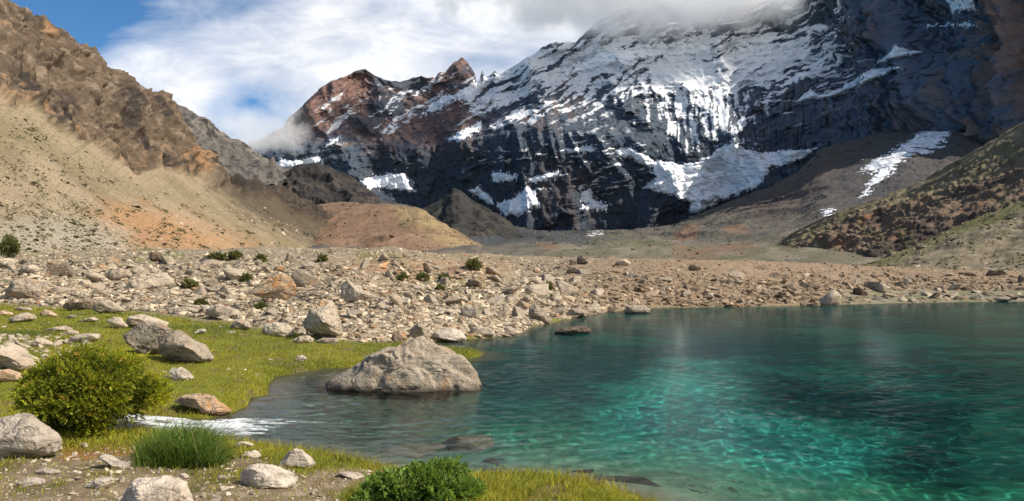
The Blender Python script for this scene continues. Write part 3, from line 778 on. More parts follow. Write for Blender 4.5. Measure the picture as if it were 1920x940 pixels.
LEFT = hill('rocky_hillside', us,
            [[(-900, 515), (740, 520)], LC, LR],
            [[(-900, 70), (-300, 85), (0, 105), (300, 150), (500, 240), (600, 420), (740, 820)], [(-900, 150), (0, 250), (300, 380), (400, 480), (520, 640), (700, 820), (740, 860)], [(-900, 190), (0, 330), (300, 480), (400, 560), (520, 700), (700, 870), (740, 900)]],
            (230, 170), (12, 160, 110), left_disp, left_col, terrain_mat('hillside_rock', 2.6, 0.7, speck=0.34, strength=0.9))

# ---- grey ridge beyond it
def rough(L, A, seed, st=1.6):
    return lambda U, V, X, Y, Z: A * (ridged((X + 0.3 * Z) / L, Z / (L * st), Y / L, 4, seed, 0.55) - 0.6) + 0.5 * A * fbm(X / (L * 0.4), Y / (L * 0.4), Z / (L * 0.4), 4, seed + 1, 0.6)
def blend_col(a, b, d, L, seed, extra=None):
    def f(U, V, X, Y, Z, nz, D):
        n1 = fbm(X / L, Y / L, Z / L, 5, seed); n2 = fbm(X / (L * 0.2), Y / (L * 0.2), Z / (L * 0.2), 4, seed + 1, 0.6)
        c = mixc(arr(a, U), b, sstep(-0.1, 0.5, n1)); c = mixc(c, d, sstep(0.05, 0.55, n2 + 0.3 * n1))
        return extra(c, U, V, X, Y, Z, n1, n2, nz) if extra else c
    return f
us = np.arange(200, 545, 1.7)
hill('grey_ridge', us, [[(200, 345), (545, 345)], [(200, 130), (250, 152), (285, 178), (300, 183), (318, 187), (332, 198), (350, 202), (372, 217), (395, 232), (420, 250), (432, 262), (445, 266), (470, 276), (482, 288), (494, 303), (520, 318), (545, 338)]],
     [[(200, 1050), (545, 1250)], [(200, 1200), (545, 1330)]], (130,), (8, 200, 120), rough(60, 13, 430), blend_col((0.15, 0.135, 0.122), (0.23, 0.20, 0.175), (0.075, 0.068, 0.065), 60, 432), terrain_mat('grey_rock', 8, 2.5))

# ---- dark knoll in front of the red peak
us = np.arange(480, 760, 1.7)
hill('dark_knoll', us, [[(480, 420), (760, 420)], [(480, 350), (505, 344), (530, 326), (545, 316), (560, 309), (590, 305), (615, 312), (640, 324), (660, 334), (690, 354), (712, 378), (735, 398), (760, 412)]],
     [[(480, 1150), (760, 1150)], [(480, 1280), (600, 1330), (760, 1230)]], (110,), (10, 160, 80), rough(50, 7, 440), blend_col((0.050, 0.045, 0.043), (0.088, 0.072, 0.060), (0.026, 0.025, 0.028), 50, 442), terrain_mat('knoll_rock', 8, 2.2))

# ---- tan hill
def tan_extra(c, U, V, X, Y, Z, n1, n2, nz):
    c = mixc(c, (0.30, 0.225, 0.115), 0.8 * sstep(-14, 14, inpoly(U, V, [(735, 385), (800, 392), (870, 440), (930, 475), (880, 478), (800, 440), (745, 420)]) + 10 * n1))
    fl = streaks(U, V, -0.3, 11, 80, 455)
    return mixc(c, (0.135, 0.10, 0.065), 0.6 * sstep(0.1, 0.5, fl))
us = np.arange(520, 1000, 2.0)
TAN = hill('tan_hill', us, [[(520, 520), (1000, 520)], [(520, 410), (560, 398), (600, 383), (640, 379), (680, 381), (720, 381), (760, 385), (785, 390), (800, 398), (840, 424), (880, 449), (930, 470), (960, 484), (1000, 500)]],
     [[(520, 420), (1000, 380)], [(520, 900), (760, 800), (1000, 520)]], (140,), (10, 120, 40), rough(60, 2.6, 450), blend_col((0.215, 0.135, 0.088), (0.26, 0.17, 0.11), (0.15, 0.095, 0.062), 60, 452, tan_extra), terrain_mat('tan_scree', 4.0, 0.6, speck=0.2))

# ---- dark cone of debris
us = np.arange(740, 1060, 2.0)
hill('debris_cone', us, [[(740, 505), (1060, 505)], [(740, 405), (775, 400), (800, 390), (830, 370), (850, 353), (862, 357), (885, 376), (920, 396), (945, 408), (965, 424), (985, 446), (1005, 462), (1060, 485)]],
     [[(740, 900), (1060, 700)], [(740, 1080), (850, 1120), (1060, 850)]], (120,), (10, 120, 60), rough(50, 5, 460), blend_col((0.050, 0.048, 0.044), (0.076, 0.066, 0.054), (0.034, 0.035, 0.036), 50, 462), terrain_mat('cone_scree', 7, 1.6))

# ---- valley head: grey scree and brown mounds below the wall
APT = [(560, 372), (700, 372), (760, 384), (830, 400), (900, 410), (1000, 432), (1100, 434), (1200, 430), (1262, 422), (1305, 404), (1345, 388), (1400, 366), (1450, 345), (1495, 322), (1540, 278), (1600, 262), (1690, 234), (1760, 238), (1800, 236), (1850, 256), (1920, 236), (2300, 150)]
def ap_disp(U, V, X, Y, Z):
    k = np.clip(Y / 900, 0.1, 1.3) * 0.34
    return k * (15 * fbm(X / 120, Y / 200, 0.4, 5, 470) + 9 * (ridged(X / 55 + 0.5 * fbm(X / 90, Y / 120, 0.2, 3, 477), Y / 260, 0.3, 4, 471) - 0.5) + 3.5 * fbm(X / 12, Y / 18, Z / 12, 5, 472, 0.62))
def ap_extra(c, U, V, X, Y, Z, n1, n2, nz):
    t = V - curve(APT, U)
    c = mixc(c, (0.17, 0.152, 0.098), sstep(440, 468, V + 16 * n1) * sstep(940, 1060, U) * 0.7)
    c = mixc(c, (0.115, 0.125, 0.06), 0.6 * sstep(0.1, 0.4, n1 + 0.4 * n2) * sstep(430, 455, V) * sstep(1000, 1100, U))
    c = mixc(c, (0.235, 0.20, 0.15), 0.7 * sstep(0.05, 0.4, fbm(U / 60, V / 10, 0.3, 4, 479)) * sstep(425, 450, V) * sstep(900, 1000, U))
    c = mixc(c, (0.055, 0.060, 0.066), sstep(1180, 1060, U) * sstep(470, 452, V + 6 * n1) * 0.9)
    c = mixc(c, (0.085, 0.080, 0.080), sstep(1480, 1600, U + 30 * n1) * sstep(420, 370, V) * 0.85)
    c = mixc(c, (0.125, 0.088, 0.072), sstep(-20, 20, inpoly(U, V, [(1395, 385), (1500, 320), (1545, 285), (1640, 250), (1600, 300), (1520, 370), (1430, 410)]) + 16 * n1) * 0.8)
    for poly in ([(1262, 445), (1285, 424), (1310, 428), (1305, 455), (1275, 462)], [(1352, 426), (1398, 424), (1400, 436), (1360, 437)], [(1010, 462), (1045, 460), (1044, 470), (1012, 471)], [(1260, 470), (1400, 455), (1420, 468), (1270, 484)]):
        c = mixc(c, (0.22, 0.128, 0.082), 0.8 * sstep(-4, 7, inpoly(U, V, poly) + 9 * n2 + 12 * n1 + 6 * fbm(U / 9, V / 4, 0.3, 4, 478)))
    fl = streaks(U, V, 0.8, 8, 90, 475)
    return mixc(c, (0.06, 0.058, 0.055), 0.5 * sstep(0.1, 0.5, fl) * sstep(430, 380, V))
us = np.concatenate([np.arange(540, 1960, 2.0), np.arange(1960, 2300, 12)])
YFc = [(380, 2300), (700, 2250), (900, 2050), (1000, 1950), (1300, 1850), (1500, 1700), (1700, 1500), (1835, 1330), (1850, 1270), (2320, 900)]
apt = curve(APT, us)
APRON = hill('valley_floor', us, [[(500, 512), (2300, 512)], [(500, 480), (1000, 482), (1500, 470), (2300, 460)], list(zip(us, 0.5 * 455 + 0.5 * apt)), APT],
     [[(500, 130), (2300, 130)], [(500, 420), (2300, 300)], [(500, 1100), (1300, 1100), (1600, 900), (2300, 560)], list(zip(us, curve(YFc, us) + 25))],
     (50, 80, 120), (4, 80, 60), ap_disp, blend_col((0.125, 0.112, 0.092), (0.165, 0.140, 0.108), (0.085, 0.080, 0.072), 90, 473, ap_extra), terrain_mat('valley_scree', 7, 1.6, speck=0.28))
snow_sheet('snow_patch', 'long dirty snow tongue lying on the grey scree under the right-hand wall', 'snow patch',
           [(1608, 332), (1640, 305), (1668, 286), (1712, 256), (1758, 234), (1793, 246), (1770, 264), (1735, 284), (1692, 308), (1655, 340), (1640, 352), (1611, 371), (1632, 340), (1640, 325)], APRON, 5, 4, 'snow patches on the mountain', 0.4, seed=31, streak=6)
snow_sheet('snow_patch', 'tiny pale snow scrap at the foot of the grey scree above the brown slope', 'snow patch',
           [(1540, 398), (1552, 393), (1566, 395), (1562, 401), (1545, 403)], APRON, 4, 1.5, 'snow patches on the mountain', 0.2, seed=32, up=3)
snow_sheet('snow_patch', 'small thin snow sliver on the dark debris below the cliff', 'snow patch',
           [(1100, 439), (1125, 433), (1130, 438), (1104, 444)], APRON, 4, 1.2, 'snow patches on the mountain', 0.1, seed=33, up=3)

# ---- right valley side
RR = [(1400, 488), (1440, 466), (1480, 442), (1520, 420), (1560, 402), (1600, 388), (1650, 371), (1700, 350), (1740, 332), (1790, 306), (1830, 281), (1880, 250), (1920, 226), (2000, 180), (2400, -60)]
OUT = [(1490, 476), (1540, 446), (1600, 415), (1700, 382), (1790, 352), (1860, 330), (1960, 296), (1960, 372), (1850, 408), (1760, 445), (1650, 492), (1580, 488), (1520, 480)]
def right_disp(U, V, X, Y, Z):
    k = np.clip(Y / 250, 0.3, 1.3)
    cl = sstep(-14, 14, inpoly(U, V, OUT) + 14 * fbm(U / 30, V / 30, 0, 3, 480))
    d = 2.5 * fbm(X / 30, Y / 30, Z / 30, 4, 481) + 1.2 * fbm(X / 5, Y / 5, Z / 5, 4, 482, 0.6)
    st = ((Z + 0.5 * X + 5 * fbm(X / 25, Y / 25, Z / 25, 3, 483)) / 8.0) % 1.0
    ax = X + 5 * fbm(X / 20, Y / 20, Z / 20, 3, 487); az = Z + 0.5 * X
    blk = np.abs(perlin(ax / 15, Y / 22, az / 9, 488)) + 0.5 * np.abs(perlin(ax / 6, Y / 8, az / 4, 492))
    return k * (d + cl * (-1.6 * (blk - 0.3) + 1.8 * (ridged(ax / 40, Y / 50, az / 30, 3, 484) - 0.5) + 0.8 * np.abs(st - 0.5) + 0.9 * fbm(X / 9, Y / 9, Z / 5, 4, 485, 0.6)))
def right_extra(c, U, V, X, Y, Z, n1, n2, nz):
    cl = sstep(-14, 14, inpoly(U, V, OUT) + 18 * n1 + 10 * n2)
    r = mixc(arr((0.185, 0.130, 0.090), U), (0.23, 0.165, 0.112), sstep(0, 0.5, n2)); r = mixc(r, (0.080, 0.060, 0.046), sstep(0.0, 0.45, n1))
    r = mixc(r, (0.27, 0.125, 0.065), 0.7 * sstep(0.2, 0.5, fbm(X / 16, Y / 16, Z / 16, 3, 489)))
    r = mixc(r, (0.15, 0.135, 0.065), 0.5 * sstep(0.05, 0.5, fbm((U - 1.4 * V) / 40, (U + V) / 130, 0, 4, 490)))
    c = mixc(c, (0.14, 0.105, 0.07), 0.6 * sstep(0.05, 0.4, fbm((U + V) / 60, (U - V) / 30, 0, 4, 491)))
    return c * (1 - cl[..., None]) + r * cl[..., None]
us = np.concatenate([np.arange(1400, 1970, 1.7), np.arange(1970, 2400, 10)])
RIGHT = hill('grassy_hillside', us, [[(1400, 512), (2400, 520)], RR], [[(1400, 420), (1560, 300), (1650, 220), (1920, 150), (2400, 110)], [(1400, 520), (1560, 450), (1920, 360), (2400, 240)]],
     (210,), (10, 140, 70), right_disp, blend_col((0.225, 0.19, 0.105), (0.28, 0.23, 0.14), (0.165, 0.138, 0.082), 30, 486, right_extra), terrain_mat('hillside_turf', 2.4, 0.5, speck=0.3))
NR = [(1580, 510), (1640, 492), (1700, 467), (1760, 441), (1800, 424), (1850, 405), (1920, 376), (2000, 340), (2400, 130)]
def nr_extra(c, U, V, X, Y, Z, n1, n2, nz):
    fl = streaks(V, U, 0.6, 8, 90, 498)
    c = mixc(c, (0.16, 0.165, 0.055), 0.75 * sstep(-16, 12, curve(NR, U) + 20 - V + 14 * n1))
    return mixc(c, (0.15, 0.125, 0.07), 0.55 * sstep(0.1, 0.45, fl))
us = np.concatenate([np.arange(1580, 1970, 2.0), np.arange(1970, 2400, 10)])
SCREE = hill('scree_slope', us, [[(1580, 530), (2400, 540)], NR], [[(1580, 90), (2400, 80)], [(1580, 150), (1920, 140), (2400, 120)]], (120,), (8, 50, 20),
     lambda U, V, X, Y, Z: 0.9 * fbm(X / 14, Y / 14, Z / 14, 4, 495) + 0.35 * fbm(X / 2.5, Y / 2.5, Z / 2.5, 4, 496),
     blend_col((0.25, 0.205, 0.135), (0.30, 0.25, 0.17), (0.17, 0.14, 0.085), 18, 497, nr_extra), terrain_mat('slope_scree', 1.0, 0.2, speck=0.3))
# ------------------------------------------------------------------ rocks
def ico(n):
    t = (1 + 5 ** 0.5) / 2
    v = [(-1, t, 0), (1, t, 0), (-1, -t, 0), (1, -t, 0), (0, -1, t), (0, 1, t), (0, -1, -t), (0, 1, -t), (t, 0, -1), (t, 0, 1), (-t, 0, -1), (-t, 0, 1)]
    f = [(0, 11, 5), (0, 5, 1), (0, 1, 7), (0, 7, 10), (0, 10, 11), (1, 5, 9), (5, 11, 4), (11, 10, 2), (10, 7, 6), (7, 1, 8), (3, 9, 4), (3, 4, 2), (3, 2, 6), (3, 6, 8), (3, 8, 9), (4, 9, 5), (2, 4, 11), (6, 2, 10), (8, 6, 7), (9, 8, 1)]
    v = [np.array(p) / np.linalg.norm(p) for p in v]
    for _ in range(n):
        m = {}; g = []
        def mid(a, b):
            k = (min(a, b), max(a, b))
            if k not in m:
                p = v[a] + v[b]; v.append(p / np.linalg.norm(p)); m[k] = len(v) - 1
            return m[k]
        for a, b, c in f:
            x, y, z = mid(a, b), mid(b, c), mid(c, a)
            g += [(a, x, z), (b, y, x), (c, z, y), (x, y, z)]
        f = g
    return np.array(v), np.array(f)
ICO = {k: ico(k) for k in (1, 2, 3, 4, 5)}

def facets(dirs, r, nplanes=14, spread=0.28, soft=26.0):
    """radius of a convex, broken stone along each direction: soft minimum over random cutting planes"""
    n = r.normal(size=(nplanes, 3)); n /= np.linalg.norm(n, axis=1, keepdims=True)
    d = r.uniform(1 - spread, 1 + spread * 0.5, nplanes)
    c = dirs @ n.T
    k = np.where(c > 0.08, d / np.maximum(c, 0.08), 9.0)
    return -np.log(np.exp(-soft * np.minimum(k, 3)).sum(1)) / soft

def stone_shape(level, seed, scale=(1, 1, 1), planes=14, spread=0.28, rough=0.06, soft=26.0):
    r = np.random.default_rng(seed)
    D, Fc = ICO[level]
    R = facets(D, r, planes, spread, soft)
    o = r.uniform(0, 50, 3)
    R = R + rough * fbm(D[:, 0] * 1.6 + o[0], D[:, 1] * 1.6 + o[1], D[:, 2] * 1.6 + o[2], 5, seed, 0.55)
    if level >= 4: R = R - rough * 0.35 * ridged(D[:, 0] * 3 + o[1], D[:, 1] * 3 + o[2], D[:, 2] * 3 + o[0], 4, seed + 5)
    return D * R[:, None] * np.array(scale), Fc

ROCK = rock_mat('pale_limestone', (0.42, 0.33, 0.235), (0.54, 0.45, 0.345), (0.18, 0.145, 0.11), 1.0, 0.0)
ROCK_FAR = rock_mat('moraine_limestone', (0.36, 0.29, 0.205), (0.48, 0.40, 0.30), (0.15, 0.125, 0.10), 0.6, 0.0)
ROCK_OR = rock_mat('rusty_limestone', (0.36, 0.27, 0.18), (0.46, 0.36, 0.26), (0.13, 0.105, 0.085), 0.6, 0.6)
ROCK_GREY = rock_mat('grey_limestone', (0.34, 0.27, 0.195), (0.47, 0.39, 0.295), (0.115, 0.095, 0.078), 1.0, 0.22)
ROCK_BROWN = rock_mat('brown_rock', (0.17, 0.125, 0.09), (0.25, 0.19, 0.135), (0.07, 0.055, 0.045), 0.7, 0.1)
ROCK_WET = rock_mat('wet_rock', (0.055, 0.055, 0.04), (0.09, 0.085, 0.06), (0.025, 0.025, 0.02), 1.2, 0.0, wetline=False)
ROCK_SUNK = rock_mat('sunken_rock', (0.15, 0.145, 0.085), (0.22, 0.20, 0.12), (0.06, 0.062, 0.042), 1.4, 0.0, wetline=False)
ROCK_WHITE = rock_mat('white_limestone', (0.50, 0.41, 0.315), (0.61, 0.53, 0.43), (0.23, 0.185, 0.145), 1.3, 0.0)
ROCK_PINK = rock_mat('orange_pink_limestone', (0.46, 0.32, 0.20), (0.56, 0.42, 0.29), (0.20, 0.14, 0.10), 1.2, 0.35)

def outline_rock(label, poly, mat, name='boulder', cat='boulder', deep=0.75, level=5, seed=0, rough=0.05, sink=0.12, Y=None, base_v=None, lean=0.0, planes=22, spread=0.2, group='boulders and stones around the lake', crease=0.0, z0=None):
    """a boulder whose front silhouette follows the outline; its own distance from where its base meets the ground, full depth behind"""
    p = np.array(poly, float)
    ub = p[p[:, 1] > p[:, 1].max() - 0.25 * np.ptp(p[:, 1])][:, 0].mean()
    bv = base_v or p[:, 1].max()
    um = (p[:, 0].min() + p[:, 0].max()) / 2
    if Y is None:
        x, Y, gz = ground_hit(um, bv)
    s = Y / F
    wpx, hpx = np.ptp(p[:, 0]), np.ptp(p[:, 1])
    dep = deep * (0.55 * wpx + 0.45 * hpx) * 0.5 * s                 # half depth
    Yc = Y + dep * 0.8
    k = Yc / F
    cu, cv = um, p[:, 1].mean() * 0.45 + (p[:, 1].min() + p[:, 1].max()) / 2 * 0.55
    r = np.random.default_rng(seed + 1000)
    D, Fc = ICO[level]
    # angle in the picture plane -> outline radius
    q = p - (cu, cv)
    th = np.arctan2(-q[:, 1], q[:, 0]); rad = np.hypot(q[:, 0], q[:, 1])
    a = np.linspace(-math.pi, math.pi, 361)
    # cast rays against the polygon
    ra = np.zeros(361)
    n = len(q)
    for i, t in enumerate(a):
        dx, dy = math.cos(t), -math.sin(t); best = 0
        for j in range(n):
            x0, y0 = q[j]; x1, y1 = q[(j + 1) % n]
            ex, ey = x1 - x0, y1 - y0
            den = dx * ey - dy * ex
            if abs(den) < 1e-9: continue
            tt = (x0 * ey - y0 * ex) / den; ss = (x0 * dy - y0 * dx) / den
            if tt > 0 and -1e-6 <= ss <= 1 + 1e-6: best = max(best, tt)
        ra[i] = best
    ker = np.array([1, 2, 1]) / 4.0
    ra = np.convolve(np.pad(ra, 1, mode='wrap'), ker, 'valid')
    A = np.arctan2(D[:, 2], D[:, 0])
    R = np.interp(A, a, ra)
    rho = np.hypot(D[:, 0], D[:, 2])
    # superellipse section: broad shoulders, then broken by planes
    ex = 0.72
    rr = np.sign(rho) * np.abs(rho) ** ex
    yy = np.sign(D[:, 1]) * np.abs(D[:, 1]) ** 0.9
    fac = facets(D, r, planes, spread, 22.0)
    fac = fac / max(np.percentile(fac[np.abs(D[:, 1]) < 0.15], 85), 1e-3)
    fac_xy = 1 - (1 - np.minimum(fac, 1.05)) * (0.45 + 0.55 * sstep(0.15, 0.6, np.abs(D[:, 1])))
    o = r.uniform(0, 60, 3)
    nn = fbm(D[:, 0] * 1.5 + o[0], D[:, 1] * 1.5 + o[1], D[:, 2] * 1.5 + o[2], 6, seed + 3, 0.56)
    cr = ridged(D[:, 0] * 2.2 + o[1], D[:, 1] * 2.2 + o[2], D[:, 2] * 3.0 + o[0], 4, seed + 9)
    wq = D + 0.25 * np.stack([fbm(D[:, 0] * 1.3 + o[2], D[:, 1] * 1.3, D[:, 2] * 1.3 + o[1], 2, seed + 21 + i_) for i_ in range(3)], -1)
    bl = np.abs(perlin(wq[:, 0] * 2.1 + o[0], wq[:, 1] * 2.1 + o[1], wq[:, 2] * 2.9 + o[2], seed + 31)) + 0.5 * np.abs(perlin(wq[:, 0] * 4.7 + o[1], wq[:, 1] * 4.7 + o[0], wq[:, 2] * 6.5, seed + 32)) + 0.28 * np.abs(perlin(wq[:, 0] * 11 + o[1], wq[:, 1] * 11 + o[0], wq[:, 2] * 13, seed + 33))
    bl = np.minimum(bl, 0.42) - 0.3
    g = fac_xy + rough * 1.3 * nn + rough * 2.6 * bl - (rough * 0.5 + crease) * sstep(1.15, 1.65, cr)
    X = (cu - 960 + np.cos(A) * R * rr * g) * k
    Zp = np.sin(A) * R * rr * g
    Z = CH - (cv - HV - Zp) * k
    zb = CH - (bv - HV) * k
    Yw = Yc + yy * dep * fac * (1 + rough * nn + 3.0 * rough * bl) + lean * (Z - zb)
    P = np.stack([X, Yw, Z], -1)
    # root the foot in the ground
    low = P[:, 2] < zb + 0.02
    P[:, 2] = np.where(P[:, 2] < zb + 0.06 * hpx * k, zb + 0.06 * hpx * k - (zb + 0.06 * hpx * k - P[:, 2]) * (1 + 6 * sink) - sink * hpx * k * 0.3, P[:, 2])
    gz = ground_z(np.array([P[:, 0].mean()]), np.array([Yc]))[0]
    if gz > zb - 0.3 * hpx * k and gz < zb + 0.5 * hpx * k: pass
    loc = np.array([P[:, 0].mean(), Yc, zb])
    ob = mesh_obj(name, P, Fc, mat, loc=loc)
    tag(ob, label, cat, group)
    return ob

